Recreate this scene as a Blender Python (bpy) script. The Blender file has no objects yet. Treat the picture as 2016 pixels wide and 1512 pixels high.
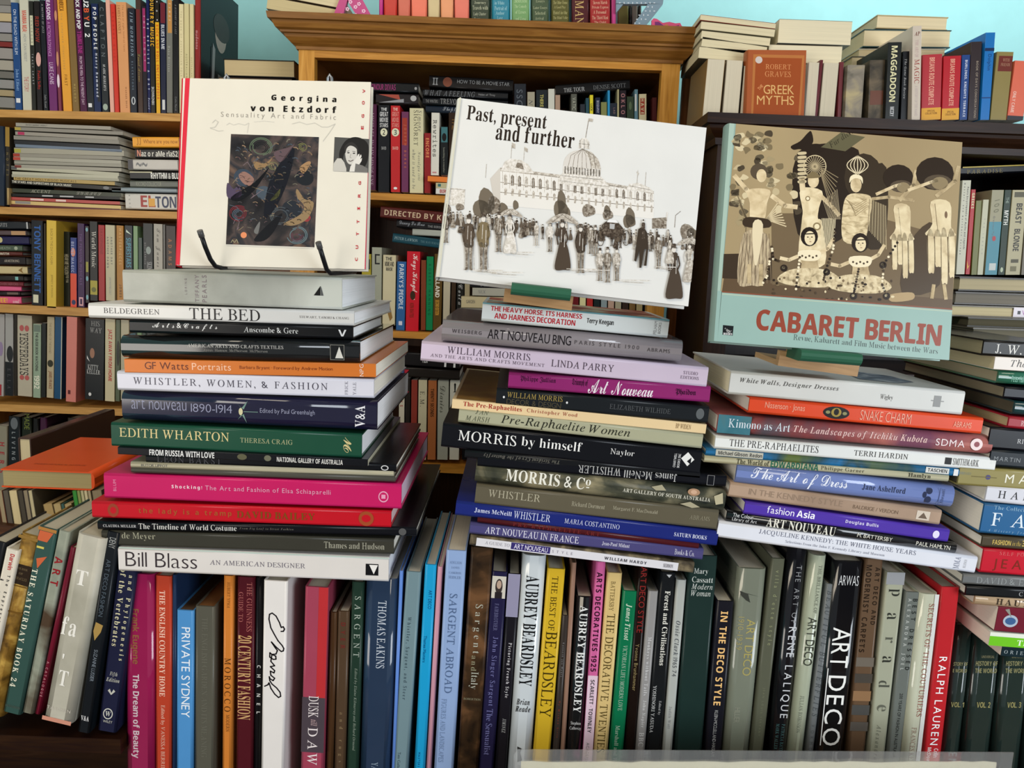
import bpy, math, random
from mathutils import Matrix, Vector
random.seed(7)
SC = bpy.context.scene
COL = SC.collection
# ---------------------------------------------------------------- camera
F = 1560.0
CAMZ = 1.45
PITCH, ROLL = math.radians(8.6), math.atan(0.038)
CR = Matrix.Rotation(math.radians(90) - PITCH, 3, 'X') @ Matrix.Rotation(ROLL, 3, 'Z')
cam = bpy.data.cameras.new('camera'); cam.sensor_width = 36; cam.lens = F * 36 / 2016; cam.clip_start = 0.02
co = bpy.data.objects.new('camera', cam); COL.objects.link(co)
co.matrix_world = Matrix.Translation((0, 0, CAMZ)) @ CR.to_4x4()
SC.camera = co
C0 = Vector((0, 0, CAMZ))
# ---------------------------------------------------------------- view, world, lights
SC.view_settings.view_transform = 'Standard'; SC.view_settings.look = 'None'
SC.view_settings.gamma = 1; SC.view_settings.exposure = 0.2; SC.view_settings.use_curve_mapping = False
W = bpy.data.worlds.new('world'); SC.world = W; W.use_nodes = True
bg = W.node_tree.nodes.get('Background') or W.node_tree.nodes.new('ShaderNodeBackground')
bg.inputs[0].default_value = (0.93, 0.97, 1.0, 1); bg.inputs[1].default_value = 0.27
def area(name, loc, aim, sx, sy, power, col):
    l = bpy.data.lights.new(name, 'AREA'); l.shape = 'RECTANGLE'; l.size = sx; l.size_y = sy; l.energy = power; l.color = col
    o = bpy.data.objects.new(name, l); COL.objects.link(o); o.location = loc
    o.rotation_euler = (Vector(aim) - Vector(loc)).to_track_quat('-Z', 'Y').to_euler()
area('ceiling_panel_light', (-0.5, 0.2, 2.6), (-0.3, 1.1, 1.2), 1.2, 0.35, 9, (1.0, 0.88, 0.70))
area('shop_front_window_light', (-1.9, -1.3, 1.45), (-0.1, 1.1, 1.25), 1.3, 1.3, 32, (1.0, 0.94, 0.86))
area('side_window_light', (1.9, -1.0, 1.5), (0.0, 1.1, 1.2), 1.3, 1.3, 46, (0.86, 0.93, 1.0))
area('back_ceiling_light', (1.0, 1.75, 2.75), (1.1, 2.25, 1.9), 1.0, 0.25, 7, (0.92, 0.98, 1.0))

def P(x, y, Y):
    d = CR @ Vector(((x - 1008) / F, -(y - 756) / F, -1))
    return C0 + d * (Y / d.y)
def px2plane(x, y, O, n):
    d = CR @ Vector(((x - 1008) / F, -(y - 756) / F, -1))
    return C0 + d * ((O - C0).dot(n) / d.dot(n))
# ---------------------------------------------------------------- materials
def lin(c): return c / 12.92 if c <= .04045 else ((c + .055) / 1.055) ** 2.4
def rgb(h):
    if len(h) == 3: h = ''.join(a * 2 for a in h)
    return tuple(max(.002, lin(int(h[i:i + 2], 16) / 255) * 1.01 - .004) for i in (0, 2, 4)) + (1,)
MATS = {}
def mat(spec):
    """hex | hex~rough | N:hex,hex,..:scale[:sx,sy,sz] noise | W:dark,mid,light wood | G:hex page edges | M:hex metal | X clear plastic"""
    if spec in MATS: return MATS[spec]
    m = bpy.data.materials.new('m_' + spec[:40]); m.use_nodes = True
    nt = m.node_tree; b = nt.nodes['Principled BSDF']; N = nt.nodes.new; L = nt.links.new
    b.inputs['Roughness'].default_value = .42; b.inputs['Specular IOR Level'].default_value = .2
    def noise(scale, mp, detail=6, dist=0.0):
        tc = N('ShaderNodeTexCoord'); mg = N('ShaderNodeMapping'); mg.inputs['Scale'].default_value = mp
        L(tc.outputs['Object'], mg.inputs['Vector'])
        nz = N('ShaderNodeTexNoise'); nz.inputs['Scale'].default_value = scale; nz.inputs['Detail'].default_value = detail
        nz.inputs['Distortion'].default_value = dist
        L(mg.outputs[0], nz.inputs['Vector']); return nz
    def ramp(fac, cols, lo=.3, hi=.7):
        r = N('ShaderNodeValToRGB'); el = r.color_ramp.elements
        while len(el) < len(cols): el.new(.5)
        for i, c in enumerate(cols):
            el[i].position = lo + (hi - lo) * i / max(1, len(cols) - 1); el[i].color = rgb(c)
        L(fac, r.inputs[0]); L(r.outputs[0], b.inputs['Base Color']); return r
    if spec[:2] == 'N:':
        p = spec.split(':'); mp = tuple(float(v) for v in p[3].split(',')) if len(p) > 3 else (1, 1, 1)
        ramp(noise(float(p[2]), mp, 8, .6).outputs['Fac'], p[1].split(','))
    elif spec[:2] == 'W:':
        nz = noise(9, (1, 1, 14) if spec.endswith('z') is False else (14, 14, 1), 7, .8)
        cs = spec[2:].rstrip('z').split(','); ramp(nz.outputs['Fac'], cs, .28, .75)
        b.inputs['Roughness'].default_value = .38
        bp = N('ShaderNodeBump'); bp.inputs['Strength'].default_value = .08; L(nz.outputs['Fac'], bp.inputs['Height']); L(bp.outputs[0], b.inputs['Normal'])
    elif spec[:2] == 'G:':
        nz = noise(1, (3, 3, 900), 3); c = rgb(spec[2:])
        r = N('ShaderNodeValToRGB'); e = r.color_ramp.elements
        e[0].position = .3; e[0].color = tuple(v * .88 for v in c[:3]) + (1,); e[1].position = .5; e[1].color = c
        L(nz.outputs['Fac'], r.inputs[0]); L(r.outputs[0], b.inputs['Base Color']); b.inputs['Roughness'].default_value = .85
        bp = N('ShaderNodeBump'); bp.inputs['Strength'].default_value = .25; bp.inputs['Distance'].default_value = .0006
        L(nz.outputs['Fac'], bp.inputs['Height']); L(bp.outputs[0], b.inputs['Normal'])
    elif spec[:2] == 'M:':
        b.inputs['Base Color'].default_value = rgb(spec[2:]); b.inputs['Metallic'].default_value = .7; b.inputs['Roughness'].default_value = .3
    elif spec == 'X':
        b.inputs['Base Color'].default_value = (.8, .82, .82, 1); b.inputs['Roughness'].default_value = .12
        b.inputs['Transmission Weight'].default_value = .75; b.inputs['Alpha'].default_value = .3
    else:
        h, _, rr = spec.partition('~'); c = rgb(h)
        nz = noise(22, (1, 1, 1), 4)
        mx = N('ShaderNodeMix'); mx.data_type = 'RGBA'; mx.inputs['Factor'].default_value = .5
        mx.inputs['A'].default_value = tuple(v * .93 for v in c[:3]) + (1,)
        mx.inputs['B'].default_value = tuple(min(1, v * 1.05 + .002) for v in c[:3]) + (1,)
        L(nz.outputs['Fac'], mx.inputs['Factor']); L(mx.outputs['Result'], b.inputs['Base Color'])
        b.inputs['Roughness'].default_value = float(rr) if rr else .27
        if rr and float(rr) < .15: b.inputs['Coat Weight'].default_value = .8; b.inputs['Coat Roughness'].default_value = .06
    MATS[spec] = m; return m
# ---------------------------------------------------------------- mesh builder
class MB:
    def __init__(s): s.v = []; s.f = []; s.m = []; s.s = []; s.mats = []
    def mi(s, spec):
        if spec not in s.mats: s.mats.append(spec)
        return s.mats.index(spec)
    def add(s, vs, fs, spec, smooth=False):
        k = len(s.v); s.v += [tuple(v) for v in vs]; i = s.mi(spec)
        for j, f in enumerate(fs):
            s.f.append(tuple(a + k for a in f)); s.m.append(i); s.s.append(smooth[j] if isinstance(smooth, list) else smooth)
    def box(s, a, b, spec):
        (x0, y0, z0), (x1, y1, z1) = a, b
        s.add([(x0, y0, z0), (x1, y0, z0), (x1, y1, z0), (x0, y1, z0), (x0, y0, z1), (x1, y0, z1), (x1, y1, z1), (x0, y1, z1)],
              [(0, 3, 2, 1), (4, 5, 6, 7), (0, 1, 5, 4), (1, 2, 6, 5), (2, 3, 7, 6), (3, 0, 4, 7)], spec)
    def hexa(s, p, spec):   # 8 points: front BL BR TR TL, back BL BR TR TL
        s.add(p, [(0, 1, 2, 3), (5, 4, 7, 6), (4, 0, 3, 7), (1, 5, 6, 2), (3, 2, 6, 7), (4, 5, 1, 0)], spec)
    def tube(s, pts, r, spec, n=10):
        pts = [Vector(p) for p in pts]; vs = []; fs = []
        for i, p in enumerate(pts):
            t = (pts[min(i + 1, len(pts) - 1)] - pts[max(i - 1, 0)]).normalized()
            a = t.orthogonal().normalized() if i == 0 else (a - t * a.dot(t)).normalized()
            c = t.cross(a)
            for k in range(n): q = 2 * math.pi * k / n; vs.append(p + (a * math.cos(q) + c * math.sin(q)) * r)
        for i in range(len(pts) - 1):
            for k in range(n): fs.append((i * n + k, i * n + (k + 1) % n, (i + 1) * n + (k + 1) % n, (i + 1) * n + k))
        fs += [tuple(range(n))[::-1], tuple(range((len(pts) - 1) * n, len(pts) * n))]
        s.add(vs, fs, spec, [True] * (len(fs) - 2) + [False] * 2)
    def build(s, name, parent=None):
        me = bpy.data.meshes.new(name); me.from_pydata(s.v, [], s.f)
        for k in s.mats: me.materials.append(mat(k))
        me.polygons.foreach_set('material_index', s.m); me.polygons.foreach_set('use_smooth', s.s); me.update()
        o = bpy.data.objects.new(name, me); COL.objects.link(o)
        if parent: o.parent = parent
        return o
def tag(o, label, cat, group=None):
    o['label'] = label; o['category'] = cat
    if group: o['group'] = group
    return o
def empty(name, M, label, cat, group=None):
    o = bpy.data.objects.new(name, None); o.empty_display_size = .02; COL.objects.link(o); o.matrix_world = M
    return tag(o, label, cat, group)
# ---------------------------------------------------------------- lettering
ALPH = {'R': (0x1D400, 0x1D41A, 0x1D7CE), 'i': (0x1D434, 0x1D44E, None), 'I': (0x1D468, 0x1D482, None), 'c': (0x1D4D0, 0x1D4EA, None),
        'b': (0x1D5D4, 0x1D5EE, 0x1D7EC), 'g': (0x1D56C, 0x1D586, None), 'm': (0x1D670, 0x1D68A, 0x1D7F6), 's': None}
GC = {}
def glyph(ch, st):
    """styles: s sans, t thin sans, b bold sans, B heavy sans, r serif, R bold serif, i italic, I bold italic, c script, m typewriter, g blackletter"""
    if (ch, st) in GC: return GC[(ch, st)]
    base, off, sh = st, 0, 0
    if st == 't': base, off = 's', -.012
    if st == 'B': base = 'b'
    if st == 'r': base, sh = ('i', -.27) if ch.upper() == ch else ('R', 0); off = 0 if base == 'i' else -.012
    al = ALPH[base]; out = ch
    if al and 'A' <= ch <= 'Z': out = chr(al[0] + ord(ch) - 65)
    elif al and 'a' <= ch <= 'z': out = '\u210e' if (base == 'i' and ch == 'h') else chr(al[1] + ord(ch) - 97)
    elif al and al[2] and '0' <= ch <= '9': out = chr(al[2] + ord(ch) - 48)
    cu = bpy.data.curves.new('t', 'FONT'); cu.body = out; cu.resolution_u = 3; cu.offset = off; cu.shear = sh
    o = bpy.data.objects.new('t', cu); me = o.to_mesh()
    v = [(p.co.x, p.co.y) for p in me.vertices]; f = [tuple(p.vertices) for p in me.polygons]
    o.to_mesh_clear(); bpy.data.objects.remove(o); bpy.data.curves.remove(cu)
    if v:
        x0 = min(a[0] for a in v); x1 = max(a[0] for a in v); pad = .015 if st in 'cg' else .04
        v = [(x - x0 + pad, y) for x, y in v]; adv = x1 - x0 + 2 * pad
    else: adv = .27
    GC[(ch, st)] = (v, f, adv); return GC[(ch, st)]
def put_text(mb, txt, st, box, rot, map3, spec):
    """fit txt into the box; wide boxes open the letter spacing, tight ones condense the letters"""
    a0, a1, b0, b1 = box; W_, H_ = abs(a1 - a0), abs(b1 - b0)
    if rot in (90, -90): W_, H_ = H_, W_
    g = [glyph(c, st) for c in txt]; ys = [y for v, f, a in g for x, y in v]
    if not ys: return
    y0, y1 = min(ys), max(ys); h = max(y1 - y0, .05); w = sum(a for v, f, a in g)
    tr_ = max(0, (W_ / H_ * h - w) / max(1, len(txt) - 1)) if W_ / H_ * h > w * 1.08 else 0
    tr_ = min(tr_, 1.2); V_, F_ = [], []; x = 0
    for v, f, a in g:
        k = len(V_); V_ += [(x + p, q) for p, q in v]; F_ += [tuple(i + k for i in ff) for ff in f]; x += a + tr_
    c, s_ = {0: (1, 0), 90: (0, 1), -90: (0, -1), 180: (-1, 0)}[rot]
    v = [(x * c - y * s_, x * s_ + y * c) for x, y in V_]
    x0 = min(a[0] for a in v); x1 = max(a[0] for a in v); y0 = min(a[1] for a in v); y1 = max(a[1] for a in v)
    mb.add([map3(a0 + (x - x0) / max(1e-6, x1 - x0) * (a1 - a0), b0 + (y - y0) / max(1e-6, y1 - y0) * (b1 - b0)) for x, y in v], F_, spec)
def ell(cx, cy, rx, ry, n=20, a0=0, a1=2 * math.pi):
    return [(cx + rx * math.cos(a0 + (a1 - a0) * k / n), cy + ry * math.sin(a0 + (a1 - a0) * k / n)) for k in range(n)]
# ---------------------------------------------------------------- one book
def frame(O, X, Yd):
    X = X.normalized(); Yd = (Yd - X * Yd.dot(X)).normalized(); Z = X.cross(Yd)
    M = Matrix((X, Yd, Z)).transposed().to_4x4(); M.translation = O; return M
def make_book(M, L, T, D, col, marks, s2u, kind='h', pg='ece6d8', back=False, label='', group=None, name='book', board=None):
    """local x along the spine, y into the book, z through its thickness. marks in spine pixels (s) and thickness fractions (v)"""
    root = empty(name, M, label, 'magazine' if name == 'magazine' else 'book', group)
    bt, ov, r = {'h': (.0019, .0018, .003), 'p': (.0007, 0, .0008), 'r': (.0019, .0018, .009), 'm': (.0003, 0, .0004)}[kind]
    if kind == 'r' and ':' not in col and D > .2: col += '~.12'
    bt = min(bt, T * .2); r = min(r, T * .42); n = 5
    prof = [(D, 0)] + [(r - r * math.sin(math.pi / 2 * k / n), r - r * math.cos(math.pi / 2 * k / n)) for k in range(n + 1)]
    prof += [(r - r * math.cos(math.pi / 2 * k / n), T - r + r * math.sin(math.pi / 2 * k / n)) for k in range(n + 1)] + [(D, T)]
    inner = [(D, T - bt), (bt + r * .3, T - bt), (bt + r * .3, bt), (D, bt)]
    pr = prof + inner; m = len(pr)
    fy = (lambda y: D - y) if back else (lambda y: y)
    vs = [(0, fy(y), z) for y, z in pr] + [(L, fy(y), z) for y, z in pr]
    fs = [(i, (i + 1) % m, (i + 1) % m + m, i + m) for i in range(m)]
    sm = [1 <= i <= n or n + 2 <= i <= 2 * n + 1 for i in range(m)]
    fs += [tuple(range(m))[::-1], tuple(range(m, 2 * m))]; sm += [False, False]
    if back: fs = [f[::-1] for f in fs]
    cv = MB(); cv.add(vs, fs, col, sm)
    for i, k in enumerate(marks):
        yy = -(.0002 + .00006 * i)
        m3 = lambda u, v, yy=yy: (u, yy, v)
        if k[0] == '#R': cv.add([m3(s2u(k[1]), k[3] * T), m3(s2u(k[2]), k[3] * T), m3(s2u(k[2]), k[4] * T), m3(s2u(k[1]), k[4] * T)], [(0, 1, 2, 3)], k[5])
        elif k[0] == '#E':
            a, b = s2u(k[1]), s2u(k[2]); pts = ell((a + b) / 2, (k[3] + k[4]) / 2 * T, (b - a) / 2, (k[4] - k[3]) / 2 * T)
            cv.add([m3(*p) for p in pts], [tuple(range(len(pts)))], k[5])
        elif k[0] == '#L':
            for (sa, va), (sb, vb) in zip(k[1], k[1][1:]):
                xa, za, xb, zb_ = s2u(sa), va * T, s2u(sb), vb * T; l = math.hypot(xb - xa, zb_ - za) or 1; nx, nz = -(zb_ - za) / l * k[2] / 2, (xb - xa) / l * k[2] / 2
                ex, ez = (xb - xa) / l * k[2] * .25, (zb_ - za) / l * k[2] * .25
                cv.add([m3(xa + nx - ex, za + nz - ez), m3(xb + nx + ex, zb_ + nz + ez), m3(xb - nx + ex, zb_ - nz + ez), m3(xa - nx - ex, za - nz - ez)], [(0, 1, 2, 3)], k[3])
        elif k[0] == '#P': cv.add([m3(s2u(a), b * T) for a, b in k[1]], [tuple(range(len(k[1])))], k[2])
        else:
            txt, s0, s1, v0, v1, c, st = k[:7]; rot = k[7] if len(k) > 7 else 0
            put_text(cv, txt, st, (s2u(s0), s2u(s1), v0 * T, v1 * T), rot, m3, c)
    cv.build('cover', root)
    pb = MB(); a, b = bt + r * .3 + .0002, D - ov
    ys = sorted((fy(a), fy(b)))
    pb.box((ov, ys[0], bt + .0001), (L - ov, ys[1], T - bt - .0001), 'G:' + pg); pb.build('page_block', root)
    return root
ORD = ['first', 'second', 'third', 'fourth', 'fifth', 'sixth', 'seventh', 'eighth', 'ninth', 'tenth', 'eleventh', 'twelfth', 'thirteenth', 'fourteenth',
       'fifteenth', 'sixteenth', 'seventeenth', 'eighteenth', 'nineteenth', 'twentieth'] + ['twenty-' + w for w in 'first second third fourth fifth sixth seventh eighth ninth'.split()] + \
      ['thirtieth'] + ['thirty-' + w for w in 'first second third fourth fifth sixth seventh eighth ninth'.split()] + ['fortieth'] + ['forty-' + w for w in 'first second third fourth fifth sixth seventh eighth ninth'.split()]
def mklabel(desc, i, place):
    if place[0] == '!': return desc + ' ' + place[1:]
    return desc + ', ' + ORD[i] + ' ' + place.replace(' the ', ' ').replace('centre bookcase ', 'pine bookcase ')
def H(g, col, desc, marks, place, i, Y, D, kind, group, pg='ece6d8', back=0, yaw=0, flip=0, name='book', dy=0):
    xl, a, b, xr, c, d = g; Y = Y + dy
    A = P(xl, (a + b) / 2, Y); B = P(xr, (c + d) / 2, Y)
    T = ((P(xl, a, Y) - P(xl, b, Y)).length + (P(xr, c, Y) - P(xr, d, Y)).length) / 2 * .97
    L = (B - A).length; X = (B - A).normalized()
    Yd = Matrix.Rotation(math.radians(yaw), 3, 'Z') @ Vector((0, 1, 0))
    if yaw: X = Matrix.Rotation(math.radians(yaw), 3, 'Z') @ X
    M = frame(A, X, Yd); M.translation = A - M.col[2].xyz * T / 2
    s2u = lambda s: (s - xl) / (xr - xl) * L
    return make_book(M, L, T, D, col, marks, s2u, kind, pg, back, mklabel(desc, i, place), group, name)
def V(g, col, desc, marks, place, i, Y, D, kind, group, pg='ece6d8', back=0, yaw=0, name='book', dy=0, zb=None, board=None):
    x0, x1, yt, x2, x3, yb = g; Y = Y + dy
    A = P((x0 + x1) / 2, yt, Y); B = P((x2 + x3) / 2, yb, Y)
    T = ((P(x0, yt, Y) - P(x1, yt, Y)).length + (P(x2, yb, Y) - P(x3, yb, Y)).length) / 2 * .97
    Lp = (B - A).length; X = (B - A).normalized()
    L = Lp if zb is None else (A.z - zb) / -X.z
    M = frame(A, X, Matrix.Rotation(math.radians(yaw), 3, 'Z') @ Vector((0, 1, 0))); M.translation = A - M.col[2].xyz * T / 2
    s2u = lambda s: (s - yt) / (yb - yt) * Lp
    return make_book(M, L, T, D, col, marks, s2u, kind, pg, back, mklabel(desc, i, place), group, name)
def rows(fn, lst, place, Y, D, kind, group, order=None, **kw):
    out = []
    for i, e in enumerate(lst):
        g, col, desc, marks = e[:4]; o = dict(kw); o.update(e[4] if len(e) > 4 else {})
        Yy = o.pop('Y', Y); Dd = o.pop('d', D); kk = o.pop('k', kind); pl = o.pop('place', place); ii = o.pop('i', i)
        out.append(fn(g, col, desc, marks, pl, ii, Yy, Dd, kk, group, **o))
    return out
# ---------------------------------------------------------------- structure and furniture
def struct(name, mb):
    o = mb.build(name); o['kind'] = 'structure'; return o
mb = MB(); mb.box((-3, 2.25, 0), (3, 2.35, 2.9), 'a4dcdc~.7'); struct('wall_back', mb)
mb = MB(); mb.box((-3, -2.2, -.05), (3, 2.35, 0), 'W:4a3524,5c4430,6e5540'); struct('floor', mb)
mb = MB(); mb.box((-3.1, -2.2, 0), (-3, 2.35, 2.9), 'a4dcdc~.7'); struct('wall_left', mb)
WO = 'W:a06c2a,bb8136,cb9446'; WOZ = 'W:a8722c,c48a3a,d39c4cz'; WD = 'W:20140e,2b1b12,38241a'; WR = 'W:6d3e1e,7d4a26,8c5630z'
def shelfboard(mb, x0, y0, x1, y1, th, Yf, dep, spec):
    """board whose front top edge runs between two sight points"""
    a = P(x0, y0, Yf); b = P(x1, y1, Yf); t = (P(x0, y0, Yf) - P(x0, y0 + th, Yf)).length; dz = Vector((0, 0, -t)); dY = Vector((0, dep, 0))
    mb.hexa([a + dz, b + dz, b, a, a + dz + dY, b + dz + dY, b + dY, a + dY], spec)
def panel(mb, x0, x1, ya, yb, Y, th, spec):
    """upright board seen between x0..x1 at rows ya (top) and yb"""
    a, b = P(x0, ya, Y), P(x1, ya, Y); z1, z0 = a.z, P(x0, yb, Y).z
    mb.box((a.x, Y, z0), (b.x, Y + th, z1), spec)
# left bookcase
lb = empty('bookcase', Matrix.Translation((-.9, 1.8, 0)), 'light oak open bookcase on the left, crammed with music books', 'bookcase')
def child(mb, name, root):
    iv = root.matrix_world.inverted(); mb.v = [tuple(iv @ Vector(v)) for v in mb.v]; return mb.build(name, root)
LY = 1.79
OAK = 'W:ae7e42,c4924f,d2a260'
for x0, y0, x1, y1, th in [(-150, 212, 570, 229, 15), (-150, 403, 570, 423, 14), (-150, 592, 570, 625, 16), (-150, 790, 570, 817, 14), (-150, 985, 570, 1019, 15)]:
    m = MB(); shelfboard(m, x0, y0, x1, y1, th, LY, .27, OAK); child(m, 'shelf', lb)
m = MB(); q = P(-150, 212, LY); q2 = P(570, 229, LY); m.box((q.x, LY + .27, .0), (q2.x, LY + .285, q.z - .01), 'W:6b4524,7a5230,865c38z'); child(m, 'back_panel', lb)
for xx in (q.x - .02, q2.x): 
    m = MB(); m.box((xx, LY, 0), (xx + .02, LY + .285, q2.z), OAK + 'z'); child(m, 'side_panel', lb)
# centre bookcase
CY = 1.74
cb = empty('bookcase', Matrix.Translation((.05, CY, 0)), 'tall honey pine bookcase with moulded cornice in the centre', 'bookcase')
xL, xR = P(588, 120, CY).x, P(1340, 120, CY).x
iL, iR = P(619, 140, CY).x, P(1303, 140, CY).x
def zc(x, y): return P(x, y, CY).z
zF = (zc(588, 92) + zc(1340, 128)) / 2
zO = (zc(620, 112) + zc(1303, 140)) / 2
m = MB(); m.box((xL, CY, 0), (iL, CY + .025, zF), WOZ); child(m, 'stile', cb)
m = MB(); m.box((iR, CY, 0), (xR, CY + .025, zF), WOZ); child(m, 'stile', cb)
m = MB(); m.box((iL, CY, zO), (iR, CY + .025, zF), WO); child(m, 'top_rail', cb)
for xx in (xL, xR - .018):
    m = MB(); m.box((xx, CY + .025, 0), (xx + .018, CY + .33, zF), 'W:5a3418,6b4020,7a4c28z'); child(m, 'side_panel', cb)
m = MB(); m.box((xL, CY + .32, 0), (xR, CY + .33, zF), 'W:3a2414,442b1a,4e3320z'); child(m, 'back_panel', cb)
for y0, y1 in [(380, 409), (650, 682), (912, 945)]:
    m = MB(); a = P(600, y0 - 6, CY + .03); b = P(1330, y1 - 6, CY + .03); t = .015
    m.hexa([Vector((iL - .01, CY + .03, a.z - t)), Vector((iR + .01, CY + .03, b.z - t)), Vector((iR + .01, CY + .03, b.z)), Vector((iL - .01, CY + .03, a.z)),
            Vector((iL - .01, CY + .31, a.z - t)), Vector((iR + .01, CY + .31, b.z - t)), Vector((iR + .01, CY + .31, b.z)), Vector((iL - .01, CY + .31, a.z))], WO)
    child(m, 'shelf', cb)
def cornice(x0, x1, yf, yb, z0, prof, spec):
    """moulding swept along left side, front and right side; prof = (outward, height)"""
    m = MB(); vs = []; n = len(prof)
    for o, h in prof: vs += [(x0 - o, yb, z0 + h), (x0 - o, yf - o, z0 + h), (x1 + o, yf - o, z0 + h), (x1 + o, yb, z0 + h)]
    fs = [(i * 4 + k, i * 4 + k + 1, (i + 1) * 4 + k + 1, (i + 1) * 4 + k) for i in range(n - 1) for k in range(3)]
    fs.append(tuple((n - 1) * 4 + k for k in range(4))); fs.append((0, 3, 2, 1))
    fs += [tuple(i * 4 + 3 for i in range(n))[::-1] + (0,)][:0]
    m.add(vs, fs, spec); return m
hC = .060
prof = [(0, 0), (.004, 0), (.005, .006), (.012, .010), (.022, .020), (.024, .026), (.030, .027), (.031, .031), (.038, .034), (.042, .042), (.044, .047), (.050, .048), (.052, hC), (0, hC)]
child(cornice(xL, xR, CY, CY + .33, zF - .002, prof, 'W:714a20,845828,976a32'), 'cornice', cb)
zTop = zF - .002 + hC
# dark cabinet on the right
DY = 1.58
dc = empty('cabinet', Matrix.Translation((.95, DY, 0)), 'dark stained cabinet with heavy cornice on the right behind the stacks', 'cabinet')
dx0, dx1 = P(1412, 300, DY).x, P(2180, 300, DY).x
zD = P(1700, 296, DY).z
hD = P(1700, 238, DY).z - zD
profD = [(0, 0), (.006, 0), (.008, .012), (.016, .02), (.022, .028), (.024, hD * .62), (.03, hD * .66), (.03, hD), (0, hD)]
child(cornice(dx0, dx1, DY, DY + .3, zD, profD, WD), 'cornice', dc)
dzT = zD + hD
m = MB(); m.box((dx0, DY, 0), (dx0 + .045, DY + .3, zD), WD + 'z'); child(m, 'side_panel', dc)
m = MB(); m.box((dx1 - .04, DY, 0), (dx1, DY + .3, zD), WD + 'z'); child(m, 'side_panel', dc)
m = MB(); m.box((dx0 + .045, DY + .285, 0), (dx1 - .04, DY + .3, zD), 'W:140e0a,1b120d,231812z'); child(m, 'back_panel', dc)
for y in (545, 745, 1000):
    m = MB(); z = P(1950, y, DY).z; m.box((dx0 + .045, DY + .012, z - .018), (dx1 - .04, DY + .285, z), WD); child(m, 'shelf', dc)
# low front book trough
FY = .90
ZB = P(1008, 1140, FY).z - .315
tr = empty('bookshelf', Matrix.Translation((0, FY, 0)), 'low dark wooden bookshelf holding the upright art books in front', 'bookshelf')
m = MB(); TX0 = P(243, 1300, FY).x; m.box((TX0, FY - .01, ZB - .022), (1.0, FY + .30, ZB), WD); child(m, 'shelf', tr)
m = MB(); m.box((TX0, FY + .30, ZB - .6), (1.0, FY + .315, P(1008, 1175, FY + .3).z), 'W:1c1511,251b15,2e221b'); child(m, 'back_panel', tr)
m = MB(); m.box((TX0, FY - .02, 0), (1.0, FY + .315, ZB - .022), WD); child(m, 'plinth', tr)
zS = P(120, 1432, FY + .02).z
ls = empty('book_ledge', Matrix.Translation((-.6, FY, zS)), 'dark brown ledge under the leaning books at lower left', 'shelf')
m = MB(); m.box((-.85, FY, zS - .02), (P(236, 1440, FY).x, FY + .28, zS), 'W:1d120b,28190f,332014'); child(m, 'board', ls)
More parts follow.
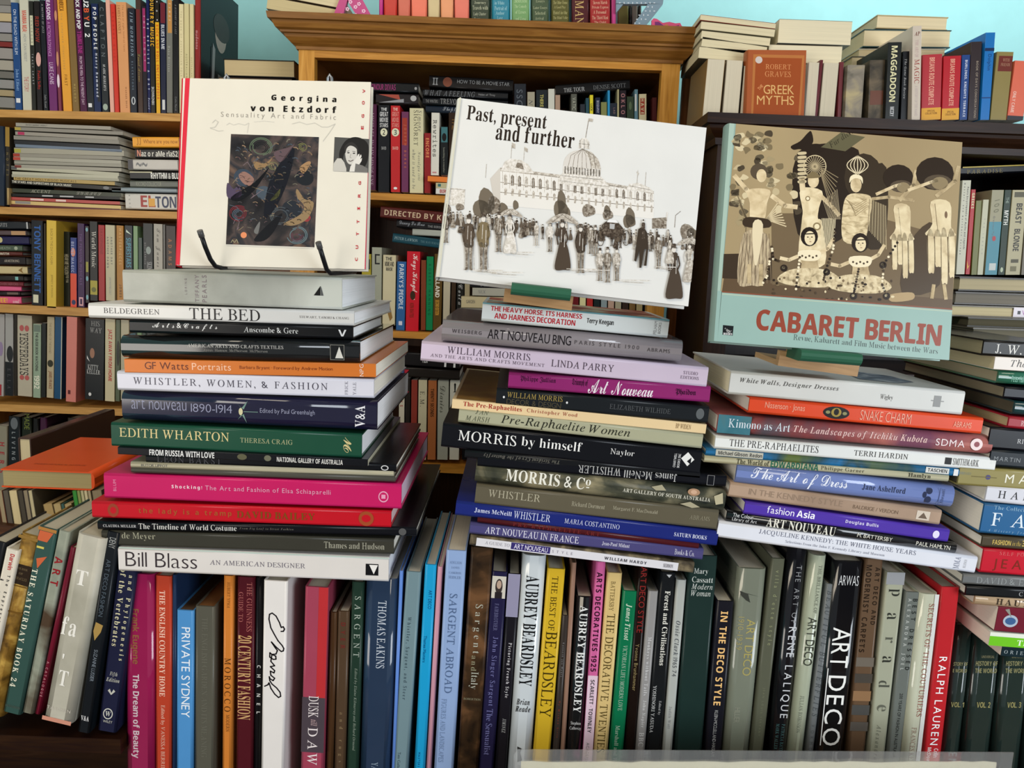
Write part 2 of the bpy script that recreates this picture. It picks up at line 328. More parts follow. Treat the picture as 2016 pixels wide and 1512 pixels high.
# ================================================================ books
PX = 'dccfae'; CRM = 'c9b58a'
G1 = 'books on the top shelf of the left bookcase'
rows(V, [
 ((21,35,5,30,44,216), '26497c', 'dark blue paperback', [('ON THE ROAD WITH SLIM',18,106,.3,.72,'cdd6e4','s'),('John Elliott',135,178,.3,.75,'8fb0d8','r'),('#R',193,202,.2,.8,'ddd')]),
 ((37,55,-12,45,63,217), 'c9c6b2', 'greyish white paperback with faded red lettering', [('MAMMA MIA!',20,62,.25,.75,'cc4433','b'),('HOW CAN I RESIST',66,120,.35,.65,'999','s'),('THE STORY',150,180,.25,.75,'b66','s')]),
 ((56,65,2,64,71,217), '2b2b26', 'thin black book with a cream label', [('#R',30,88,.15,.9,'c9c6a8'),('SONGBOOK',34,84,.3,.7,'555','s'),('TRACY SMART',105,165,.3,.7,'bbb','s')]),
 ((66,77,2,73,84,217), '231f1f', 'black book with dark red title', [('RED NOW',32,82,.15,.85,'8c3328','b'),('#E',102,130,.1,1,'d9a79c'),('Paula Selby',138,176,.2,.8,'c2332c','r')]),
 ((78,86,0,85,96,218), '1f2126', 'black jazz history', [('A HISTORY OF JAZZ',8,64,.3,.75,'aaa','s'),('Julia Rand',186,212,.3,.7,'999','r')]),
 ((87,105,-10,98,113,219), '6f3069', 'purple novel', [('SEASONS',-5,38,.15,.6,'e6d5e6','b'),('A FICTION ROMANCE',42,110,.15,.55,'c78cc0','s'),('LUKE CANIS',122,165,.2,.7,'d9bcd6','s')]),
 ((106,110,-4,114,123,219), '7e3d4c', 'narrow plum and rust patterned book', [('#E',20,40,.1,.9,'c98d6a'),('#E',100,130,.1,.8,'c98d6a'),('#E',145,172,0,.8,'e4cfd8')]),
 ((111,130,-6,125,142,220), 'e5a13a', 'amber yellow magazine annual', [('AMERICA',-4,21,.2,.7,'6a3c12','b'),('the complete illustrated',26,135,.25,.55,'b8965a','s'),('FIRST',146,168,.35,.65,'8a5a1a','s')]),
 ((131,144,-8,143,157,220), '80663a', 'olive brown hardback', [('MELODY',165,200,.35,.6,'cbb46a','s')]),
 ((145,159,-8,158,172,220), '4c1d3e', 'dark purple rock and pop guide', [('ROCK AND POP',-10,56,.2,.75,'eee','b'),('TIMELINE',60,104,.2,.8,'a3307c','b'),('FROM THE 1950s TO THE PRESENT DAY',110,206,.3,.7,'d6b8cc','s')]),
 ((160,177,-14,173,185,220), '24262a', 'black book with big white and orange initials', [('U2',-4,14,.15,.85,'eee','B'),('BY',16,40,.15,.85,'dd5a33','B'),('U2',43,72,.15,.85,'eee','B'),('#R',203,211,.2,.7,'ddd')]),
 ((178,193,7,186,199,220), '1d2a4f', 'navy book with white pop title', [('#R',30,200,.55,1,'23262c'),('POP PEOPLE',14,96,.25,.75,'e8e8e8','b'),('Henry Rammond',104,190,.3,.75,'d5d8e6','b')]),
 ((194,206,4,200,216,221), '262b2e', 'charcoal book with spaced grey title', [('C L A P T O N',14,110,.2,.75,'6f767a','s'),('MARK ROBERTS',125,178,.35,.7,'ddd','i'),('#E',204,217,.15,.85,'9fae9f')]),
 ((207,216,0,217,225,221), 'e3ab98', 'pale pink spine', []),
 ((217,226,8,226,235,222), 'cf3a2c', 'bright red spine', [('RECORDS GUIDE',24,120,.3,.65,'a02a20','s')]),
 ((227,249,4,237,256,222), 'd99a66', 'wide peach coloured book', [('JAMES CANNEY',10,66,.12,.4,'8a5634','r'),('The man of eight hundred faces',10,100,.55,.75,'a06a40','s'),('WARNER BROS',170,212,.6,.75,'8a5634','s')]),
 ((251,265,16,257,270,222), '262a33', 'black book with blue spaced lettering', [('JIM MORRISON',24,110,.3,.7,'a9bccb','i'),('BLACKSTONE',120,176,.35,.6,'7d8d9d','s'),('#E',190,206,.2,.8,'c2c6c9'),('#E',192,204,.35,.65,'262a33')]),
 ((266,277,-2,272,282,222), '47362e', 'brown book with crimson head', [('#R',18,105,.1,.8,'6e2b2b'),('Laurel Avenue',105,160,.25,.7,'a08a4a','c')]),
 ((278,287,12,282,291,222), '251f26', 'thin black book with magenta block', [('#R',16,140,.25,.85,'9a2f62'),('THE STORY',30,120,.4,.75,'e3b9cc','s')]),
 ((287,293,-8,291,297,222), '1d2450', 'very thin navy book', [('THE BEATLES A DAY',36,176,.2,.8,'d4d7e8','b'),('Ronald',192,215,.2,.8,'cfd3e6','i')]),
 ((294,303,-8,297,306,222), '28261f', 'black book with yellow title and music theme', [('COUNTRY MUSIC',-12,90,.1,.9,'e6ac2d','b'),('SKOWRONSKI',170,206,.25,.8,'ddd','s')]),
 ((304,313,-3,308,316,223), '25211a', 'narrow black and golden yellow book', [('#R',43,223,.05,.95,'e3ac22'),('ROCK AND ROLL ENCYCLOPEDIA',48,195,.2,.8,'c9471f','b'),('• ◦ •',2,40,.3,.7,'ccc','s')]),
 ((314,326,5,317,327,223), '20243a', 'dark navy blues book', [('#R',5,45,.1,.95,'6d2430'),('BLUES IN ME',48,96,.2,.8,'c7c9d2','b'),('#R',196,216,.3,.8,'cfcfcf')]),
 ((327,339,0,328,340,222), '74736b', 'grey book with tan top', [('#R',0,64,.25,.95,'c08b4c'),('TIMES',6,40,.45,.7,'eee','i'),('Duke Elliston',90,140,.3,.6,'c0c0b6','s')]),
 ((340,351,-4,341,352,222), '1a1a1b', 'black jazz history with italic author', [('A HISTORY OF JAZZ',8,66,.35,.65,'8d8d8d','i'),('Colin Marsh',190,218,.35,.65,'8d8d8d','s')]),
 ((352,361,8,353,362,223), 'e0d2a4', 'cream folk book', [('THE BOOK OF AUSTRALIAN FOLK',22,150,.3,.65,'a89a72','s')], dict(pg=PX)),
 ((362,372,7,363,373,223), 'd3c693', 'pale khaki folk book', [('AUSTRALIAN',105,152,.3,.65,'8d8560','s')], dict(pg=PX)),
 ((373,381,8,374,382,223), 'd9cb9a', 'cream book beside the tall red spine', [('AUSTRALIAN',112,150,.3,.65,'978d66','s')], dict(pg=PX)),
], 'from the left on the left bookcase top shelf', LY + .012, .17, 'p', G1)
bkM = V((383,394,-60,383,394,223), '8c2a26', 'tall dark red book', [('madonna',58,95,.2,.7,'c99','r')], 'from the left on the left bookcase top shelf', 28, LY + .012, .235, 'h', G1, board='14171c')
def side_art(root, T, items):
    """printed art on the right hand (z = T) board; items in (down, back) metres"""
    m = MB()
    for j, (pts, c) in enumerate(items): m.add([(a, b, T + .0004 + .0002 * j) for a, b in pts], [tuple(range(len(pts)))], c)
    return m.build('front_cover_print', root)
Tm = .0125
cvm = [c for c in bkM.children if c.name.startswith('cover')][0]; Tm = max(v.co.z for v in cvm.data.vertices)
side_art(bkM, Tm, [([(0, .004), (.322, .004), (.322, .234), (0, .234)], '15191f'), (ell(.10, .12, .04, .035), 'b9a89a'), (ell(.085, .125, .03, .05), '3d3433'),
  ([(.14, .06), (.32, .05), (.32, .17), (.15, .16)], '2a2325'), ([(.13, .07), (.31, .055), (.31, .068), (.14, .085)], '9a9a98'), ([(.19, .1), (.2, .1), (.205, .17), (.195, .17)], 'aaa')])
rows(H, [((440,115,150,580,119,154), '1d1713', 'thick book of tan page edges', [], dict(back=1)),
         ((430,151,200,575,155,204), '3a2a22', 'dark brown book lying hidden below it', [], dict(back=1))],
     'of two lying beside the tall red book', LY + .06, .2, 'h', 'books lying at the right end of the left bookcase', pg=CRM)
rows(H, [((-30,y,y+h,22+dx,y+2+dx*.5,y+h+3), c, 'grey book edge in the far left corner pile', [], dict(i=k)) for k,(y,h,c,dx) in enumerate(
   [(-12,20,'77736c',-2),(9,14,'8d8983',-1),(24,16,'bda982',0),(42,20,'97949a',0),(64,15,'8b8680',1),(80,10,'7a2f2c',2),(92,22,'948e88',2),(116,20,'a19a8c',3),(138,14,'6d6962',3),(154,18,'8d8a86',4),(174,13,'a08f6d',4),(188,22,'83817c',5)])],
   'from the top', LY + .012, .2, 'p', 'pile at the left end of the left bookcase top shelf')
# --- second shelf, left bookcase
G2 = 'magazines stacked on the second shelf of the left bookcase'
mg = [(31,241,8,218,249,'a39d90','greyish white',[('ENTERTAINMENT WEEKLY',51,93,.3,.7,'555','s')]),(29,249,8,242,259,'8f897e','grey',[('#R',29,41,.1,.9,'b5a04c')]),(30,258,8,232,269,'9b9488','warm grey with pink end',[('#R',35,48,.1,.9,'b3355c')]),
 (27,266,9,234,276,'8e897f','taupe',[]),(28,275,9,236,287,'2b2b2e','black edged',[]),(30,283,7,240,294,'6f7c8c','bluish grey',[]),(28,290,12,244,297,'a5a08f','thick stone coloured',[('#R',28,41,.1,.8,'a8a24a')]),
 (26,301,8,240,308,'948f82','dark taupe with red end',[('#R',26,39,.1,.9,'a23b2c')]),(28,308,8,238,316,'a9a596','pale grey',[('#R',26,40,.1,.9,'b5483a')]),(28,316,7,239,323,'9a9688','mid grey',[]),(29,323,8,239,331,'a09b8d','mottled grey with brown end',[('#R',29,42,.1,.8,'7c3a32')]),
 (22,326,8,234,340,'b9b6a0','creamy grey',[('#R',22,33,.1,.9,'555')]),(24,337,7,232,346,'bcb9a3','cream',[]),(23,343,6,234,352,'a8a591','brownish cream',[]),(27,347,8,226,358,'b3985c','tan striped',[('THE GREAT HOLLYWOOD MUSICALS',29,150,.2,.8,'4b3a22','s')]),
 (23,353,9,238,368,'26231f','black with white capitals',[('THE STARS AND SUPERSTARS OF BLACK MUSIC',24,141,.25,.8,'d8d3c2','b'),('#E',203,215,.1,.9,'777')]),(24,370,9,238,380,'3c4032','dark green patterned',[('ACCENT',60,100,.1,.9,'a9a695','i'),('LYRICS',150,200,.1,.9,'8d8a80','c')]),
 (20,380,7,236,387,'1c1a18','black with white dashes',[('#R',83,104,.3,.7,'bbb'),('#R',118,145,.3,.7,'bbb'),('#R',168,185,.3,.7,'bbb')]),(18,387,7,236,397,'b5504a','coral red',[('#R',60,86,.2,.8,'e6c9c0'),('#R',110,130,.2,.8,'e6c9c0')]),(19,394,8,238,405,'d2b778','yellow white',[('#R',30,60,.2,.9,'8f8a85')]),(19,401,6,236,411,'5d231f','dark red',[])]
rows(H, [((a,b,b+t,c,d,d+t*.85), col, w + ' magazine', mk, dict(d=.19 + (i % 3) * .01)) for i,(a,b,t,c,d,col,w,mk) in enumerate(mg)], 'from the top of the second shelf magazine pile', LY + .012, .2, 'm', G2, name='magazine', pg='cfcab8')
rows(H, [
 ((261,269,290,352,269,291), 'eea537', 'orange yellow book', [('Where are you now',282,350,.25,.75,'9a5a18','s'),('JJ',269,278,.2,.85,'a8701a','r')]),
 ((266,292,312,350,293,313), '23201f', 'black book with ransom note letters', [('N',270,277,.2,.85,'e08d72','B'),('az o r aMe rlaS2',278,350,.2,.8,'ddd8cc','B')]),
 ((252,313,334,350,314,336), 'c8c2b9', 'off white book with pencil drawing', [('#R',252,262,.05,.95,'4d4a4d'),('~~',268,290,.3,.7,'777','c')]),
 ((256,337,354,350,338,354), '1f1f1f', 'black book with tall white capitals', [('RHYTHM & BLU',297,352,.1,.85,'e6e4dc','b'),('#R',256,300,.85,.98,'cfc9a8')]),
 ((256,355,369,350,356,370), '65685f', 'grey green book with embossed letters', [('RECORD COLLECTOR',268,318,.2,.8,'8f9180','s')]),
 ((220,368,377,348,371,380), '8c979c', 'thin pale blue paperback sticking out', []),
 ((247,380,412,348,382,414), 'cdc9c0', 'white book with coloured block capitals', [('EL',277,306,.15,.88,'9e2f26','B'),('TON',306,347,.12,.85,'27304e','B'),('#R',293,305,.2,.7,'dba03a'),('John',253,258,.1,.9,'777','s',90)]),
], 'from the top of the second shelf right pile', LY + .012, .17, 'h', 'books piled at the right of the left bookcase second shelf')
rows(V, [((-8,9,248,-6,11,405),'222c3c','dark blue hardback',[]),((9,20,250,10,20,404),'302a22','black book with gold head',[('#R',250,288,.1,.9,'9b7a36'),('NOTES',300,345,.3,.7,'8d7a4a','s')]),((13,17,370,13,18,403),'b59a68','thin tan pamphlet',[],dict(Y=LY+.004))],
   'from the left on the second shelf of the left bookcase', LY + .02, .17, 'h', 'upright books at the left of the second shelf')
# --- third shelf
rows(H, [
 ((-30,434,451,55,436,452),'202227','black book',[('MISFITS',-10,14,.3,.75,'bbb','i'),('#R',52,55,.1,.9,'bbb')]),
 ((-30,453,463,52,454,464),'5a4a4c','photographic spine book',[('#R',22,50,.1,.9,'b58d66')]),
 ((-30,464,481,57,466,482),'232048','navy book with cream flower',[('#E',-4,5,.2,.9,'c9bd8a')]),
 ((-30,482,494,44,483,495),'4d5a4a','grey green book',[('HEATH',0,20,.3,.7,'8d9684','s'),('#E',28,35,.2,.8,'a3ab95')]),
 ((-30,495,503,44,496,504),'5d2f2a','red brown book',[('WITH',0,18,.2,.8,'d9cfb8','b')]),
 ((-30,504,522,50,506,522),'221a1c','black book with cream capitals',[('ARMSTRONG',8,38,.35,.65,'cbbfae','r')]),
 ((-30,523,539,54,525,540),'cdbb8d','cream book',[('#P',[(36,.5),(45,.9),(43,.5),(46,.1)],'8a6a36')]),
 ((-30,541,553,46,543,554),'2a2422','dark brown book',[('#R',30,36,.2,.8,'7cb3b0')]),
 ((-30,553,563,46,555,565),'6d2830','maroon book',[('COVER HEROES',-5,36,.25,.75,'9a5560','s')]),
 ((-30,563,572,42,564,574),'e0628e','pink book',[]),
 ((-30,573,582,40,574,583),'261c1e','black patterned book',[('#R',14,36,.3,.8,'6d5a52')]),
 ((-30,583,597,42,584,599),'dd5a84','pink book with yellow letters',[('WEE!',-12,15,.15,.8,'e8b93a','B'),('soul',25,38,.1,.6,'efd2d8','I')]),
], 'from the top of the third shelf left pile', LY + .012, .2, 'h', 'books piled at the left of the third shelf', pg='a59f97')
rows(V, [
 ((61,85,434,62,85,601),'13151c','wide black book with blue capitals',[('TONY BENNETT',443,576,.25,.8,'2f5fa8','b'),('#R',580,596,.15,.6,'d9d6bb')]),
 ((86,90,440,87,91,603),'3a2e18','narrow brown spine',[]),
 ((91,111,434,92,111,606),'ddb944','yellow book standing proud',[('BACK IN THE DAYS AGAIN',450,520,.4,.65,'a88a30','s'),('JEFFREY & MASON',540,585,.4,.65,'a88a30','s')],dict(Y=LY-.0,pg='b59238',d=.2)),
 ((124,137,456,125,138,603),'2c2f26','dark olive book',[('HEAR ME TALKIN',500,540,.2,.8,'bbb59a','b'),('TO YA',541,556,.4,.8,'bbb59a','b')],dict(Y=LY+.03)),
 ((138,151,468,139,151,607),'25377a','blue book with orange lower half',[('#R',538,607,0,1,'db4d31'),('#E',488,505,.1,.8,'d98266'),('BEING MAGIC',476,536,.15,.6,'a8b0d0','b'),('#E',590,600,.2,.85,'22305d')]),
 ((152,166,440,153,167,605),'3c1d4a','purple book with white logo',[('THE PENGUIN MUSICALS',460,560,.3,.65,'78548c','s'),('#R',585,602,.2,.8,'d9a5ac'),('#R',588,599,.35,.65,'3c1d4a')]),
 ((167,175,445,168,176,596),'34272a','narrow brown spine with green dots',[('#R',515,535,.2,.8,'9a9440'),('#E',543,553,.2,.8,'7aa9b4'),('#E',580,590,.2,.8,'7aa9b4'),('#E',448,456,.2,.8,'7aa9b4')]),
 ((176,192,436,177,193,592),'1d1d1b','black book with world title',[('World Music',455,526,.25,.8,'cfcbc2','r'),('#R',552,580,.05,.95,'a99c3a'),('#E',565,575,.2,.8,'6a6a30')]),
 ((193,206,443,194,207,592),'a32426','red hardback',[('SAXOPHONE',450,500,.3,.7,'7c1a1c','s')]),
 ((207,226,443,208,227,592),'bfb798','cream book with two line title',[('ANOTHER DAY',466,520,.55,.75,'666','b'),('ANOTHER DAWN',466,527,.15,.35,'666','b'),('JAN WAYNE COLT',545,580,.3,.6,'999','s')]),
 ((229,243,444,230,244,592),'ad7628','tan orange book',[('MASTERPIECES',450,520,.35,.7,'d8b56e','s'),('JONES',560,585,.3,.7,'5a3a14','b')]),
 ((245,261,444,246,262,592),'18222a','black book with pale blue capitals',[('SUPERSTARS',468,526,.2,.8,'4f90a4','b'),('#P',[(452,.2),(462,.9),(457,.2)],'cdc')]),
 ((262,271,445,263,272,592),'7d9a70','pale green spine',[]),
 ((272,280,468,273,281,592),'37453f','short dark green spine',[]),
 ((281,301,440,282,302,592),'1b1f20','black book with white face',[('#E',485,500,.3,.8,'8a9490'),('SKIN',515,530,.4,.9,'bbb','r'),('BESS ARNOLD',478,520,.15,.3,'999','s')]),
 ((302,320,441,303,321,592),'aaa499','grey white book with script title',[('Tom James',450,525,.2,.75,'4a4541','c')]),
 ((321,325,442,322,326,592),'6d6a66','thin grey spine',[]),
 ((326,346,445,327,347,592),'2a1a16','dark brown book with amber title',[('A D A M S',470,522,.25,.6,'9a5f30','b')]),
], 'from the left on the third shelf of the left bookcase', LY + .012, .17, 'p', 'upright books on the third shelf of the left bookcase')
# --- fourth shelf
rows(V, [
 ((-14,9,618,-16,8,779),'a9a5a3','white book with lilac mark',[('#E',672,700,.5,.9,'9280a0'),('#R',756,778,.6,.8,'a3333a')]),
 ((10,26,618,10,26,779),'a5a3a0','grey book with black lower half',[('#R',712,779,0,1,'1f1f22'),('#E',680,712,.2,1,'2a2a2c'),('ELLA',725,765,.3,.7,'57575c','r')]),
 ((27,34,620,28,34,779),'2b241c','very thin dark spine',[]),
 ((34,63,621,34,64,780),'b9b09c','cream book with spiky black title',[('YESTERDAYS',655,738,.15,.75,'2d2a2a','m'),('#E',640,652,.15,.45,'b55a58'),('#E',640,652,.5,.8,'b55a58'),('#E',738,748,.15,.45,'b55a58'),('#E',738,748,.5,.8,'b55a58')]),
 ((65,81,638,65,80,783),'93a68f','pale green record guide',[('THE GUIDE BOOK WATCHING',655,730,.3,.65,'333','b'),('1992',738,765,.15,.85,'e8e6d2','B'),('#R',640,653,.1,.9,'6f7d70')]),
 ((82,91,636,81,90,782),'1c1f1d','thin black spine',[]),
 ((93,107,624,91,106,783),'b7a98a','beige music biography',[('THE SOUND OF THE BAND',635,695,.3,.6,'8d7d5c','s'),('#E',708,722,.1,.9,'33301f'),('JAMES FRANCE',730,765,.2,.75,'8a5a3a','b')]),
 ((108,123,624,106,121,785),'17496f','blue board spine with pale edge',[('#R',624,785,.88,1,'b9b7a8')]),
 ((131,152,624,129,150,791),'d07c70','thick salmon pink book',[('#R',768,776,.2,.45,'5a1f22')],dict(Y=LY-.0)),
 ((168,206,628,166,205,787),'15171a','thick black book with portrait',[('HIS',632,642,.3,.75,'999','r',90),('WAY',645,655,.25,.85,'aaa','r',90),('#E',685,705,.25,.5,'9a6f58'),('#P',[(700,.1),(712,.25),(706,.1)],'ddd'),('KITTY',718,727,.15,.7,'d6d6d6','r',90),('KELLER',728,736,.1,.8,'d6d6d6','r',90),('#E',773,780,.2,.35,'ddd')]),
 ((207,227,628,206,226,790),'c8bd9b','cream book with red slanted title',[('JAZZ AWAY FROM HOME',648,750,.25,.7,'b5252a','b')]),
 ((228,237,630,227,236,790),'56604a','narrow olive patterned spine',[('#E',670,720,.2,.9,'2b2b22')]),
 ((238,254,630,237,254,788),'b5ad92','pale stone spine',[]),
], 'from the left on the fourth shelf of the left bookcase', LY + .015, .17, 'p', 'books on the fourth shelf of the left bookcase')
# --- fifth shelf, dim
rows(V, [
 ((-10,14,838,-12,13,985),'8f8a78','white book with red lettering',[('HERS',870,930,.4,.8,'a5353a','b')]),
 ((16,40,820,16,40,985),'1f2226','black photographic spine',[('#E',822,845,.2,.8,'6a6f74'),('LIVING',850,905,.3,.6,'8f9498','b')]),
 ((42,62,822,42,62,985),'20251b','dark green book',[('MADE',815,845,.3,.8,'75803a','s')]),
 ((64,76,824,64,76,985),'1c1b1a','black hardback',[]),((78,92,822,78,92,985),'43203a','dark plum spine',[]),
 ((94,130,842,94,130,985),'4d453e','grey brown book',[]),((132,170,824,132,170,985),'3a332c','brown hardback',[]),((172,214,824,172,214,985),'6d6354','stone coloured book',[]),
], 'from the left on the dim fifth shelf', LY + .02, .17, 'h', 'books on the dim fifth shelf of the left bookcase')
# ================================================================ top of the centre bookcase
TY = CY + .03
rows(V, [
 ((746,754,-60,746,754,40),'c23a86','magenta book end panel',[]),
 ((755,782,-60,755,782,41),'c3392f','bright red book',[]),((783,808,-60,783,808,42),'cd6a56','dusty coral book',[]),((809,841,-60,809,841,43),'e8785f','light coral book',[]),
 ((842,866,-60,842,866,44),'cdb98b','cream book',[]),((867,893,-60,867,893,45),'e39a6d','peach book',[]),((894,924,-60,894,924,46),'e07563','salmon book',[]),
 ((926,965,-60,926,965,47),'2c3a2a','dark green anthology',[('Collected Stories',-28,-12,.15,.85,'b9bda0','r',90),('The Power and',-10,0,.1,.9,'b9bda0','r',90),('Journey',2,9,.2,.8,'b9bda0','r',90),('Travels with',11,19,.1,.9,'b9bda0','r',90),('Lady Chatter',24,32,.15,.8,'b9bda0','r',90),('Love',34,40,.2,.5,'b9bda0','r',90)]),
 ((968,1004,-60,968,1004,50),'1e7c93','teal blue anthology',[('The Woman',-10,-1,.15,.85,'9ccbd2','r',90),('in White',2,9,.15,.7,'9ccbd2','r',90),('Portrait of',12,20,.15,.85,'9ccbd2','r',90),('Author',22,29,.2,.7,'9ccbd2','r',90),('Love',32,38,.3,.6,'9ccbd2','r',90)]),
 ((1007,1043,-60,1007,1043,52),'6f9a62','light green anthology',[('Selected',-4,5,.15,.85,'b4cf9c','r',90),('The Comedy',9,17,.15,.85,'b4cf9c','r',90),('of Errors',20,27,.2,.8,'b4cf9c','r',90),('and Verse',33,41,.2,.8,'b4cf9c','r',90)]),
 ((1046,1081,-60,1046,1081,53),'41523a','forest green anthology',[('Essays',-1,6,.25,.75,'a9b08c','r',90),('Later Essays',12,19,.1,.9,'a9b08c','r',90),('Selected',22,29,.2,.8,'a9b08c','r',90),('Arrival',33,39,.2,.7,'a9b08c','r',90),('The Blind Man',44,50,.1,.9,'a9b08c','r',90)]),
 ((1085,1121,-60,1085,1121,54),'57552a','olive anthology',[('The Other House',1,8,.1,.9,'b3ad74','r',90),('A Good Play',11,18,.15,.8,'b3ad74','r',90),('Hotel in the',21,28,.1,.9,'b3ad74','r',90),('The Blind Valley',32,39,.1,.95,'b3ad74','r',90)]),
 ((1125,1160,-60,1125,1160,57),'4d2226','maroon book with large gold capitals',[('THOMAS MANN',-90,62,.2,.7,'c9ab6d','r')]),
 ((1161,1202,-60,1161,1202,58),'a03433','brick red anthology',[('Steven Marsh',1,8,.15,.85,'e0b196','r',90),('Private Express',11,18,.1,.9,'e0b196','r',90),('A Personal',20,27,.15,.8,'e0b196','r',90),('The Third Mast',31,38,.1,.9,'e0b196','r',90),('The Quiet',41,47,.2,.8,'e0b196','r',90),('American',48,54,.2,.8,'e0b196','r',90)]),
 ((1204,1213,-60,1204,1213,60),'c04a86','magenta book end panel',[]),
], 'from the left along the pine cornice top', TY, .16, 'h', 'books standing on top of the centre bookcase')
rows(V, [((1216,1238,5,1216,1238,62),'77773f','olive hardback',[]),((1239,1243,8,1239,1243,62),'26221e','thin black spine',[]),((1244,1256,8,1244,1256,62),'6f6a60','grey spine',[]),((1257,1263,9,1257,1263,62),'2a2622','very dark spine',[])],
   'from the left behind the letter Z', TY + .06, .15, 'h', 'books behind the letter Z')
rows(H, [((526,-8,18,660,18,42),'7d6a50','leaning book of tan page edges',[],dict(back=1)),((535,-32,-9,672,-6,17),'6d5a44','second leaning book of pale page edges',[],dict(back=1,pg='d9cba4'))],
   'of the pair beside the pink letter A', TY + .0, .18, 'p', 'leaning books at the left end of the cornice', pg='c9b88c')
def card_letter(name, polys, holes, Y, th, spec, deco, label, cat):
    O = P(*polys[0][0], Y); root = empty(name, Matrix.Translation(O), label, cat); m = MB()
    for pl in polys:
        f = [P(x, y, Y) - O for x, y in pl]; b = [v + Vector((0, th, 0)) for v in f]; n = len(f)
        m.add(f + b, [tuple(range(n)), tuple(range(n, 2 * n))[::-1]] + [(i, i + n, (i + 1) % n + n, (i + 1) % n) for i in range(n)], spec)
    m.build('letter_board', root); d = MB()
    for j, (pts, c) in enumerate(deco): d.add([P(x, y, Y) - O - Vector((0, .0006 + .0002 * (j % 4), 0)) for x, y in pts], [tuple(range(len(pts)))], c)
    if deco: d.build('printed_pattern', root)
    return root
rnd = random.Random(3)
dec = []
for cx, cy in [(690,4),(700,14),(707,8),(684,18),(716,22),(700,30),(712,35),(671,30),(694,-4),(706,-3),(722,33),(660,37)]:
    for k in range(5): a = k * 2 * math.pi / 5; dec.append((ell(cx + 2.6 * math.cos(a), cy + 2.6 * math.sin(a), 1.6, 1.6, 7), 'eec0d8'))
card_letter('decorative_letter', [[(652,42),(676,-22),(690,-22),(672,42)], [(676,-22),(702,-22),(738,44),(710,44),(688,8)], [(672,42),(679,22),(690,22),(686,14),(682,8),(668,40)]][:2], [], TY - .012, .012, 'c04a82', dec,
            'pink letter A with white flower pattern on the cornice', 'letter')
dz = []
for i in range(9):
    for j in range(8):
        x, y = 1216 + i * 8.5 + (j % 2) * 4, -2 + j * 8; inside = (y < 7 and x < 1300) or (abs(x - (1292 - (y - 7) * .98)) < 11 and y < 60) or (y > 52 and 1240 < x < 1262)
        if inside: dz.append((ell(x, y, 2.1 if (i + j) % 2 else .9, .9 if (i + j) % 2 else 2.1, 8), 'd5dde2'))
card_letter('decorative_letter', [[(1213,-14),(1308,-14),(1305,8),(1213,8)], [(1213,7),(1228,7),(1213,25)], [(1276,7),(1305,8),(1262,62),(1238,62)]], [], TY - .012, .012, '7d929f', dz,
            'grey blue letter Z with white dashes on the cornice', 'letter')
card_letter('butterfly_sign', [[(1283,62),(1283,40),(1287,36),(1293,37),(1305,45),(1318,43),(1330,46),(1339,45),(1344,54),(1352,60),(1352,66),(1290,64)]], [], TY - .012, .006, 'd55a80',
  [([(1291,60),(1289,43),(1297,43),(1308,52),(1311,62)], '7a3a72'), ([(1313,62),(1318,55),(1337,49),(1333,60),(1328,64)], '8a3f78'), (ell(1312,52,4,5), 'c9785f')], 'pink card cut out of a butterfly on the cornice right end', 'sign')
# ================================================================ inside the centre bookcase
BY = CY + .05
rows(H, [
 ((725,160,181,824,164,183),'15171a','black book with purple capitals',[('HONOUR DIVAS',727,779,.2,.8,'8a2f66','b'),('#E',816,821,.3,.6,'999')]),
 ((740,183,204,824,185,206),'242022','black photo book with shell emblem',[('#P',[(745,.9),(785,.9),(788,.4)],'a04a3c'),('#P',[(745,.1),(795,.5),(795,.15)],'8f8f93'),('#E',808,820,.3,.85,'a9a9a9')]),
 ((845,146,173,1010,158,180),'1a1818','black movie guide',[('HOW TO BE A MOVIE STAR',900,1003,.45,.75,'8d8d8d','s'),('#E',872,890,.1,.9,'7a4634'),('II',852,862,.2,.8,'8d8d8d','b')]),
 ((832,175,189,1000,182,196),'1d1e20','black jagged pattern book',[('WHAT A FEELING',836,935,.1,.9,'6f7276','i'),('Helen of Troy',942,975,.3,.7,'8c8c8c','s')]),
 ((832,190,207,1000,198,212),'17191c','black serif lettered book',[('THE WINTERS',838,862,.3,.7,'7c7c7c','s'),('TREVOR',867,905,.2,.9,'8d8d8d','r')]),
 ((838,207,221,1000,214,228),'1b2430','dark blue black book',[('Shep the',872,905,.1,.9,'8d9299','c')]),
 ((1094,166,188,1240,156,176),'1b1a1a','slanted black book with grey capitals',[('THE TOUR',1110,1151,.2,.6,'b9b9b9','r'),('DENISE SCOTT',1168,1232,.25,.65,'7d7d7d','r')]),
], 'from the top of those lying in the centre bookcase', BY + .01, .16, 'h', 'books lying across the row in the centre bookcase')
